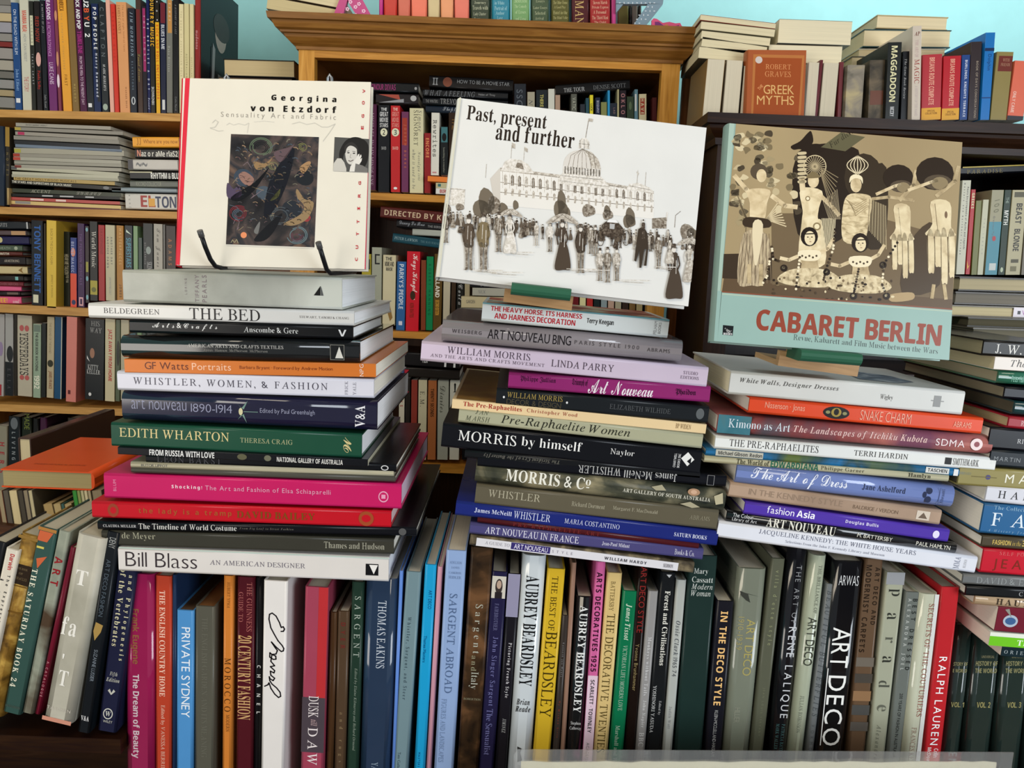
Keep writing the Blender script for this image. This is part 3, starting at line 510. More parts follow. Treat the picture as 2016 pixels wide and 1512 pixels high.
rows(V, [
 ((724,742,205,722,740,374),'4a1d3a','plum book with pale title',[('MICHAEL IN MY MINDS EYE',222,365,.3,.7,'a98aa0','r')]),
 ((744,768,207,744,767,378),'16181d','black star directory',[('THE',212,218,.25,.75,'ccc','b',90),('GREAT',220,229,.15,.85,'ccc','b',90),('MOVIE',231,240,.15,.85,'ccc','b',90),('STARS',242,250,.15,.85,'ccc','b',90),('#E',252,268,.2,.8,'d8d6b8'),('2',255,265,.4,.6,'333','b',90),('DAVID',288,294,.3,.7,'999','b',90)]),
 ((769,788,208,769,788,378),'b8292c','red star directory',[('THE',212,218,.25,.75,'e6b4a8','b',90),('GREAT',220,229,.15,.85,'d98a80','b',90),('MOVIE',231,240,.15,.85,'d98a80','b',90),('STARS',242,250,.15,.85,'d98a80','b',90),('#E',252,268,.1,.9,'d8d6b8'),('3',255,265,.35,.65,'355','b',90),('DAVID',288,294,.2,.8,'e6a79c','b',90),('#E',368,373,.3,.7,'ddd')]),
 ((790,805,220,790,804,378),'6a3556','mauve and rust spine',[('#R',232,285,.1,.8,'9a3a2e'),('JOSEPH BURKE',245,330,.3,.7,'b0604a','b')]),
 ((806,834,213,806,834,380),'cdc7a2','cream book with spaced black capitals',[('Simone',217,258,.62,.88,'555','i'),('SIGNORET',217,286,.3,.6,'4d4a3c','r'),('Nostalgia isnt',298,355,.55,.8,'666','i'),('what it used to be',294,372,.2,.42,'666','i')]),
 ((835,848,262,835,848,380),'8a2628','dark red short book',[('ENCORE',272,310,.25,.75,'d98a5a','b')]),
 ((849,866,222,848,864,345),'d2cfc3','white book with typewriter title',[('Rewrites',236,308,.2,.75,'2b2b2b','m'),('#R',338,341,.2,.7,'b88')]),
 ((867,882,250,867,882,345),'1c1f20','black book with blue head',[('#R',250,280,.1,.95,'3f6d72'),('#E',262,278,.2,.8,'1a1a1a'),('Something to remember',290,340,.3,.6,'8d8d80','r')]),
 ((883,905,222,883,905,345),'2e2016','brown spine beside the tilted cover',[('THE',232,255,.3,.7,'7a5a2c','s')]),
 ((1012,1036,165,1012,1036,380),'22262d','dark blue grey book with outlined letters',[('SSC',176,208,.2,.7,'5c6269','s')]),
 ((1038,1053,181,1038,1053,380),'9b9480','beige spine with diagonal mark',[('N',195,208,.2,.7,'555','i')]),
 ((1055,1078,177,1055,1078,380),'20262a','black book with yellow capitals',[('THERE',186,210,.35,.65,'a8a05a','b')]),
 ((1079,1092,175,1079,1092,380),'c4c3b6','white spine',[]),((1093,1103,187,1093,1103,380),'a38874','pinkish tan spine',[]),
 ((1124,1136,185,1124,1136,380),'55564d','grey book with pale capitals',[('VATIC',192,216,.2,.8,'a5a594','s')]),((1142,1152,205,1142,1152,380),'2b2f36','short charcoal spine',[]),
 ((1153,1160,193,1153,1160,380),'2c4a52','narrow teal spine',[]),((1161,1168,187,1161,1168,380),'d2c430','bright yellow spine',[('LUCK',204,218,.2,.8,'333','b')]),
 ((1172,1182,192,1172,1182,380),'20283f','navy spine with white title',[('BIOGRAPHY',198,222,.25,.75,'aab','s')]),((1183,1195,201,1183,1195,380),'7b7d4c','olive spine',[]),
 ((1196,1201,178,1196,1201,380),'2f86b3','thin cyan spine',[]),((1200,1215,203,1200,1215,380),'252b35','dark slate spine',[('LAD',212,224,.5,.75,'8d7070','s')]),((1215,1219,176,1215,1219,380),'a09a74','thin cream edge',[]),
 ((1220,1233,178,1220,1233,380),'261f23','black book with pink letters',[('OKLO',184,224,.2,.8,'9a6a6c','b')]),((1234,1248,190,1234,1248,380),'33402f','dark green leaf spine',[('#E',200,216,.3,.7,'55654a')]),
 ((1249,1256,176,1249,1256,380),'5d7f8c','blue and white thin spine',[('#R',185,218,.1,.6,'c4c6c2')]),((1258,1273,185,1258,1273,380),'cbc19c','cream book with red capitals',[('#R',193,225,.15,.75,'9a4030'),('HAVE',194,224,.25,.65,'cbc19c','b')]),
 ((1284,1293,192,1284,1293,380),'4d2424','dark red spine near the stile',[]),
], 'from the left on the centre bookcase top shelf', BY, .15, 'p', 'upright books on the top shelf of the centre bookcase')
rows(H, [((842,346,357,890,349,360),'dd7a35','orange paperback',[]),((858,359,371,905,361,372),'b9b08a','cream paperback',[('#R',862,868,.3,.8,'3a6a6a')]),((858,370,382,905,372,384),'d6d2ca','white paperback with red letters',[('BIRD',866,884,.2,.8,'a5302c','b')])],
   'from the top beside the white typewriter title', BY - .02, .1, 'p', 'small paperbacks lying on the centre shelf')
rows(H, [
 ((749,405,428,905,420,444),'53231f','dark red book with sand capitals',[('DIRECTED BY KEN',757,888,.25,.72,'c2a98c','b')]),
 ((781,432,447,905,442,458),'1b1a1c','black book with silver script',[('Danny La Rose',786,836,.2,.9,'8d9096','c'),('THE BIRD',842,868,.3,.6,'777','b')]),
 ((812,450,463,905,455,468),'a3a59c','pale grey book',[]),
 ((773,458,477,905,476,494),'1d4450','teal book with small white capitals',[('PETER LAWSON',777,822,.35,.65,'9ab5b8','r'),('THE MAN WHO KEPT',828,872,.35,.6,'5f858c','r')]),
], 'from the top of the pile in the centre second shelf', BY, .15, 'h', 'books lying on the second shelf of the centre bookcase')
rows(V, [
 ((712,731,500,712,730,650),'a5972c','mustard spine',[('#R',510,530,.4,.9,'3a3a22')]),((732,752,487,731,751,650),'9b9d8c','pale grey book with bracket mark',[('#R',500,520,.3,.8,'222'),('#R',503,517,.45,.8,'9b9d8c')]),
 ((754,780,502,752,778,640),'c9bf9d','cream book with bird drawing',[('THE',506,513,.2,.7,'333','b',90),('MIME AND',515,524,.15,.85,'333','b',90),('MASK',526,533,.25,.75,'333','b',90),('#P',[(600,.2),(592,.5),(603,.6),(625,.8),(632,.6),(615,.4)],'8a6a3a')]),
 ((782,800,515,779,797,650),'2f5f96','blue book with white capitals',[("PARKY'S PEOPLE",520,608,.25,.75,'c9d3df','b'),('#R',632,640,.3,.7,'ccd')]),
 ((801,828,495,798,824,652),'c41f2d','scarlet book with white script',[('Kays Kingdom',500,590,.3,.85,'f0e0dc','c'),('#E',572,590,.3,.7,'3a2a1c'),('KEN BATES',596,625,.3,.6,'7c2418','b')]),
 ((829,839,512,828,838,650),'7a3c26','rust brown spine',[]),((840,854,505,838,852,650),'177a4a','green book',[('ROBERT MANNING',520,620,.3,.65,'0f4a35','s')]),
 ((855,873,500,852,868,650),'5a4420','brown book with white outlined letters',[('ILLAND',545,585,.2,.7,'e3ddcc','b'),('SECOND EDITION',590,620,.25,.7,'c9963a','b')]),
 ((874,888,500,871,885,650),'b4aa92','buff spine',[]),((889,898,552,887,896,650),'3b2c20','short brown spine',[]),((900,914,548,898,912,650),'22221f','black spine with script',[('Corta',560,600,.2,.8,'aaa','c')]),
 ((915,925,548,914,924,650),'a89c80','cream spine',[]),((930,1000,556,929,999,565),'191a1b','black spine',[],dict(k='p',i=13)),
], 'from the left on the centre bookcase second shelf', BY, .15, 'p', 'upright books on the second shelf of the centre bookcase')
rows(H, [((925,552,565,1000,556,569),'1c1c1e','black book',[('FOTTREW',946,992,.2,.8,'999','r')]),((930,566,582,1004,568,584),'a9a596','grey paperback',[('SEX',942,956,.3,.7,'777','r')]),((908,583,606,1004,585,608),'bfb08a','cream paperback',[('GARDEN',918,935,.4,.7,'555','s')]),((905,606,640,1006,608,642),'7e7a72','grey pictorial book',[])],
   'from the top under the tilted engraving cover', BY - .03, .14, 'p', 'books lying on the second shelf behind the middle stack')
c2 = ['6a1f22','d9cf9a','b3312c','1f2a2a','8c9a9c','c2a08c','b4ab90','3b2a22','86683c','c7b788','1d1d1f','b7402e','a9b0a0','5c3a26','cdb890']
w2 = ['dark red','pale straw','brick red','black green','grey blue','dusty pink','stone','dark brown','bronze','sand','black','orange red','pale sage','chestnut','light tan']
rows(V, [((1128+i*14,1140+i*14,560,1126+i*14,1138+i*14,655), c2[i], w2[i] + ' spine', []) for i in range(12)], 'from the left below the engraving cover bottom edge', BY, .15, 'p', 'row seen below the engraving cover')
# third shelf of the centre bookcase
rows(H, [((755,690,716,905,700,728),'1d1c1d','black film book',[('FILM',832,842,.3,.7,'bbb','b'),('#R',875,879,.1,.9,'ddd'),('#R',893,897,.1,.9,'ddd')]),((740,718,738,905,730,748),'26221f','dark brown film book',[])],
   'from the top of the dim pile between the stacks', BY - .01, .14, 'h', 'books lying on the third shelf of the centre bookcase')
rows(V, [
 ((786,797,745,784,795,905),'c9c2ae','cream spine',[('VONS',765,800,.2,.7,'a32a2a','b')]),((799,808,745,797,806,905),'2a2522','black spine',[]),((810,822,748,808,820,905),'8c3a30','red spine',[]),((824,841,748,822,839,905),'c4bc9d','buff hardback',[('E.M.',770,800,.2,.7,'333','r')]),
 ((843,860,749,841,858,905),'a5633a','orange brown book',[('TWENTY SECONDS',765,820,.3,.7,'2d1c12','b')]),((862,884,749,860,882,905),'9fa093','grey book with looping script',[('Diaries',760,812,.2,.7,'55564d','c')]),((886,906,749,884,904,905),'c9c6b8','white book with statuette',[('#P',[(756,.4),(754,.5),(756,.6),(770,.55),(772,.7),(772,.3),(770,.45)],'222')]),
 ((910,935,752,909,933,905),'1b1a1c','black hardback',[]),
], 'from the left on the centre bookcase third shelf', BY, .15, 'p', 'upright books on the third shelf of the centre bookcase')
# ================================================================ gap shelf between centre bookcase and dark cabinet
gp = empty('wall_shelf', Matrix.Translation((P(1385,400,1.7).x, 1.7, 0)), 'narrow reddish wood shelf unit between the pine and dark cabinets', 'shelf')
m = MB(); panel(m, 1349, 1386, 100, 700, 1.86, .016, WR); child(m, 'side_panel', gp)
m = MB(); a, b = P(1384, 98, 1.80), P(1404, 122, 1.80); m.add([(a.x, 1.80, a.z), (b.x, 1.80, a.z), (b.x, 1.80, a.z - .012), (a.x + .006, 1.80, b.z), (a.x, 1.80, b.z)] + [(a.x, 1.82, a.z), (b.x, 1.82, a.z), (b.x, 1.82, a.z - .012), (a.x + .006, 1.82, b.z), (a.x, 1.82, b.z)],
   [(0, 4, 3, 2, 1), (5, 6, 7, 8, 9), (0, 1, 6, 5), (1, 2, 7, 6), (2, 3, 8, 7), (3, 4, 9, 8), (4, 0, 5, 9)], WR); child(m, 'bracket', gp)
for y in (438, 600, 618):
    m = MB(); a, b = P(1372, y, 1.82), P(1412, y + 12, 1.82); m.box((a.x, 1.82, b.z), (b.x, 1.98, a.z), 'c9ccd6'); child(m, 'shelf', gp)
rows(V, [((1377,1394,330,1376,1393,432),'b5a487','buff book with brown mark',[]),((1374,1398,455,1373,1397,535),'1d3c42','dark teal book',[]),((1378,1396,532,1377,1395,592),'b42a30','red book',[]),((1372,1396,634,1371,1394,690),'24405a','dark blue book',[])],
   'from the top in the narrow gap shelf', 1.83, .12, 'h', 'books in the narrow gap shelf')
# ================================================================ on top of the dark cabinet
QY = DY + .02
bk = dict(back=1)
rows(H, [
 ((1379,28,40,1527,46,57),'8a3a2c','red boarded book',[],bk),((1380,41,58,1525,58,73),'8d8468','slim book of cream page edges',[],bk),((1381,60,76,1516,74,92),'7d765e','middle book of sand page edges',[],bk),((1382,72,92,1509,92,112),'756e58','lower book of sand page edges',[],bk),((1376,90,116,1474,100,122),'5a5344','bottom book of grey page edges',[],bk)],
   'from the top of the pile above the white cover corner', QY + .04, .17, 'p', 'page edges out pile at the left of the cabinet top', pg='d6c9a6')
rows(H, [((1533,36,86,1676,42,90),'6f6f66','thick book of cream page edges',[],bk),((1513,86,124,1657,92,126),'b3a58a','lower thick book of cream page edges',[],bk)],
   'of the two above the orange Greek cover', QY + .05, .18, 'p', 'thick books lying above the orange cover', pg='dfd3b4')
rows(H, [((1726,28,56,1866,34,60),'b5a27a','thick paperback page edges',[],dict(back=1,yaw=0)),((1700,56,94,1872,60,94),'2f4a4e','book of page edges with dark board',[],bk),((1690,95,113,1862,96,112),'c9c4b4','slim grey white book',[],bk),((1676,110,140,1800,112,140),'5a5548','grey page edged book',[],bk)],
   'from the top of the pile behind the white magic book', QY + .13, .17, 'h', 'page edges out pile at the right of the cabinet top', pg='dccba6')
rows(V, [((1393,1428,117,1381,1417,236),'8a6e46','tan paged upright book',[],bk),((1431,1463,119,1421,1453,236),'b0a58f','pale paged upright book',[],bk),((1464,1474,130,1456,1464,236),'4a3d2c','thin dark upright book',[],bk),
 ((1592,1614,123,1584,1604,236),'b9aca0','grey pink paged upright book',[],bk),((1615,1621,118,1603,1609,236),'5f2228','maroon book cover edge',[]),((1622,1652,124,1612,1642,236),'c2b6a0','stone paged upright book',[],bk),((1653,1662,122,1648,1656,236),'6a2a2e','second maroon book cover edge',[])],
   'from the left along the dark cabinet top', QY + .01, .15, 'p', 'upright books at the left of the cabinet top', pg='cfc4ac')
rows(V, [
 ((1668,1704,128,1662,1696,236),'N:5a554a,8a8070,b0a078:30','grey marbled book',[]),
 ((1712,1744,118,1708,1738,236),'N:2a2622,4d4436,6a5c48:40','dark brown leather look book',[('#R',178,206,.1,.95,'6a4030')]),
 ((1748,1777,83,1742,1768,236),'20221f','black book with jagged cream title',[('MAGGADOON',90,200,.25,.7,'ddd6a8','B'),('MCCRY',210,229,.35,.65,'ccc','b')],dict(dy=-.01)),
 ((1778,1791,101,1772,1786,236),'17181b','thin black book with white script',[('The Game Book Review',116,194,.3,.65,'bbb','i')]),
 ((1797,1815,51,1794,1812,236),'cdbfae','tall white magic book',[('AP',62,70,.2,.8,'6a2c20','I',90),('THE ART OF',78,112,.3,.65,'b99','r'),('MAGIC',116,164,.25,.8,'9a3a34','r'),('A HISTORY OF THE HAND',168,228,.35,.65,'baa','r')],dict(dy=-.012,board='6a5664')),
 ((1816,1856,107,1813,1852,236),'b0333a','dusty red book with yellow foot',[('#R',212,236,0,1,'dca030'),("BRIAN'S ROUTE COMPLETE",113,206,.35,.62,'e6a58d','b'),('SPECIAL',216,220,.3,.7,'8a5a14','b',90),('COLLECTION',221,225,.2,.8,'8a5a14','b',90)],dict(pg='f0d9d2')),
 ((1858,1893,110,1853,1888,236),'b5202a','bright red book with yellow foot',[('#R',213,236,0,1,'dca030'),("BRIAN'S ROUTE COMPLETE",116,208,.38,.65,'e6a58d','b'),('SPECIAL',218,222,.3,.7,'8a5a14','b',90),('COLLECTION',223,227,.2,.8,'8a5a14','b',90)]),
 ((1894,1911,108,1889,1904,236),'23437f','royal blue book with white capitals',[('BURLINGS, KNIGHTS TERRACE',118,230,.35,.7,'d5d9e6','b')]),
 ((1912,1934,82,1905,1926,236),'332829','dark brown book leaning right',[('BOOK OF DAYS CONVERSATIONS',120,232,.55,.75,'b0a08c','s')]),
 ((1941,1960,64,1929,1948,236),'1c6fb5','tall bright blue book',[('#R',94,100,0,1,'1a2c50'),('Dolphin',106,138,.3,.75,'14346a','s'),('#R',191,193,0,1,'14346a')],dict(dy=-.004)),
 ((1961,1998,102,1950,1980,236),'8d7d48','khaki cloth book with brown label',[('#R',110,140,.15,.98,'6e2c22'),('WITH',115,121,.4,.8,'b98d70','r',90),('FRIENDS',124,130,.3,.85,'b98d70','r',90)]),
 ((2000,2030,120,1980,2016,236),'db6b52','coral pink book with striped foot',[('ONLY CAME',180,222,.15,.35,'eebfae','b'),('#R',228,236,0,1,'2c2c33')]),
], 'from the left in the right half of cabinet top', QY, .15, 'p', 'upright books at the right of the cabinet top')
DIM = [1, 1]
# face-out orange cover
def cover_book(name, BL, BR, TL, th, col, label, spine_col, kind_cat='book', pgc='e8e2d4', bt=.0028, ov=.003, group=None):
    X = (BR - BL); wd = X.length; X = X.normalized(); U = TL - BL; U = (U - X * U.dot(X)); h = U.length; U.normalize(); Yd = U.cross(X)
    M = Matrix((X, Yd, U)).transposed().to_4x4(); M.translation = BL
    root = empty(name, M, label, kind_cat, group)
    c = MB(); c.box((0, 0, 0), (wd, bt, h), col); c.box((0, th - bt, 0), (wd, th, h), col)
    n = 8; r = th / 2; vs = []
    for k in range(n + 1):
        a = math.pi * k / n; vs += [(-.0035 * math.sin(a), r - r * math.cos(a), 0), (-.0035 * math.sin(a), r - r * math.cos(a), h)]
    c.add(vs, [(2 * k, 2 * k + 1, 2 * k + 3, 2 * k + 2) for k in range(n)], spine_col, True); c.build('cover', root)
    DIM[:] = [wd, h]
    p = MB(); p.box((.002, bt, ov), (wd - ov, th - bt, h - ov), 'G:' + pgc); p.build('page_block', root)
    return root, M
class Art:
    """printing on a face-out cover, drawn where the sight lines meet its board"""
    def __init__(s, M): s.M = M; s.i = M.inverted(); s.n = M.col[1].xyz; s.O = M.translation; s.mb = MB(); s.k = 0; s.w, s.h = DIM
    def q(s, x, y, lay=None): v = s.i @ px2plane(x, y, s.O, s.n); return (min(s.w, max(-.0005, v.x)), -(.0002 + .000007 * (s.k if lay is None else lay)), min(s.h, max(0, v.z)))
    def poly(s, pts, c, up=1): s.k += up; s.mb.add([s.q(x, y) for x, y in pts], [tuple(range(len(pts)))], c)
    def blob(s, pts, c, up=1):
        n = len(pts); o = []
        for i in range(n):
            a, b, d, e = pts[i - 1], pts[i], pts[(i + 1) % n], pts[(i + 2) % n]
            for t in (0, .25, .5, .75):
                o.append(tuple(.5 * (2 * b[k] + (d[k] - a[k]) * t + (2 * a[k] - 5 * b[k] + 4 * d[k] - e[k]) * t * t + (3 * b[k] - a[k] - 3 * d[k] + e[k]) * t ** 3) for k in (0, 1)))
        s.poly(o, c, up)
    def line(s, pts, w, c):
        s.k += 0
        for (x0, y0), (x1, y1) in zip(pts, pts[1:]):
            L = math.hypot(x1 - x0, y1 - y0) or 1; nx, ny = -(y1 - y0) / L * w / 2, (x1 - x0) / L * w / 2
            s.mb.add([s.q(x0 + nx, y0 + ny), s.q(x1 + nx, y1 + ny), s.q(x1 - nx, y1 - ny), s.q(x0 - nx, y0 - ny)], [(0, 1, 2, 3)], c)
    def e(s, cx, cy, rx, ry, c, rot=0, n=16):
        a = math.radians(rot); s.poly([(cx + u * math.cos(a) - v * math.sin(a), cy + u * math.sin(a) + v * math.cos(a)) for u, v in ell(0, 0, rx, ry, n)], c, 1)
    def text(s, t, x0, y0, x1, y1, h, c, st='s', rot=0, rise=None):
        """baseline x0,y0 -> x1,y1, height h pixels upward"""
        s.k += 1; L = math.hypot(x1 - x0, y1 - y0); ux, uy = (x1 - x0) / L, (y1 - y0) / L; nx, ny = (uy, -ux) if rise is None else rise
        put_text(s.mb, t, st, (0, L, 0, h), rot, lambda a, b: s.q(x0 + ux * a + nx * b, y0 + uy * a + ny * b), c)
    def done(s, name, root): return s.mb.build(name, root)
gr, gM = cover_book('paperback_book', P(1469, 240, QY - .005), P(1582, 241, QY - .005), P(1475, 98, QY + .004), .03, 'a85a34', 'orange brown Greek myths paperback facing out on the dark cabinet', 'a3562f')
A = Art(gM)
A.poly([(1483,107),(1584,109),(1575,240),(1478,239)], 'b9743f'); A.poly([(1488,113),(1579,115),(1571,240),(1482,239)], 'a04e27')
A.e(1494, 118, 7, 7, 'cfc2ba'); A.text('ROBERT', 1507, 136, 1557, 137, 10, 'd8925e', 'r'); A.text('GRAVES', 1506, 151, 1557, 152, 11, 'd8925e', 'r')
A.text('THE', 1495, 178, 1503, 170, 6, 'd8925e', 'b'); A.text('GREEK', 1503, 185, 1563, 186, 18, 'dfb070', 's'); A.text('MYTHS', 1490, 206, 1563, 207, 18, 'dfb070', 's'); A.done('cover_print', gr)
# ================================================================ inside the dark cabinet
IY = DY + .03
rows(H, [((1800,332,348,2060,322,338),'15161a','dark book with gilt edge line',[('#R',1895,2060,.85,1,'c9b04a'),('PARADISE',1904,1974,.1,.6,'8d7c3c','r')])], 'lying above the row in the dark cabinet', IY + .03, .15, 'h', 'book lying in the dark cabinet')
rows(V, [
 ((1894,1913,355,1882,1899,540),'c9c6b0','white encyclopedia leaning left',[('Pears Encyclopaedia of Myths and Legends',368,490,.55,.8,'333','b'),('Western and Northern Europe',360,500,.2,.4,'444','b')]),
 ((1914,1920,373,1899,1911,540),'b1262c','thin red book with yellow flash',[('GREEKS',380,410,.2,.8,'dda','b'),('#P',[(512,.1),(525,.5),(520,.9),(530,.3)],'e3b23a')]),
 ((1921,1934,395,1912,1923,541),'73743c','olive hardback',[]),((1935,1948,393,1924,1935,541),'c5c2a5','thin cream book',[('THE LEGEND',430,500,.4,.6,'999','s')]),
 ((1953,1977,374,1938,1963,541),'a09a7c','beige and light blue book',[('#R',436,541,0,1,'4d8d9c'),('#R',518,532,.3,.85,'c9cdc6'),('100',392,418,.3,.7,'6d6a4c','r'),('#E',464,474,.35,.65,'b33a3c'),('Greatest Tales',425,470,.3,.45,'777','s')]),
 ((1978,1992,374,1964,1978,541),'1f3322','dark green myth book',[('THE',388,400,.3,.7,'9a9','s'),('MYTH',414,442,.2,.8,'e6e6dc','b'),('#E',526,536,.3,.7,'b9c3a5')]),
 ((1993,2024,374,1979,2008,541),'b9b08d','cream book with framed black title',[('#R',378,388,.15,.9,'5a5640'),('BEAST',400,440,.35,.75,'33302a','b'),('BLONDE',450,494,.35,.75,'33302a','b'),('#R',510,517,.3,.8,'55503a'),('#R',524,534,.3,.7,'77704f')]),
 ((2025,2050,376,2009,2036,541),'7c7568','stone spine',[]),
], 'from the left inside the dark cabinet', IY, .15, 'p', 'upright books inside the dark cabinet')
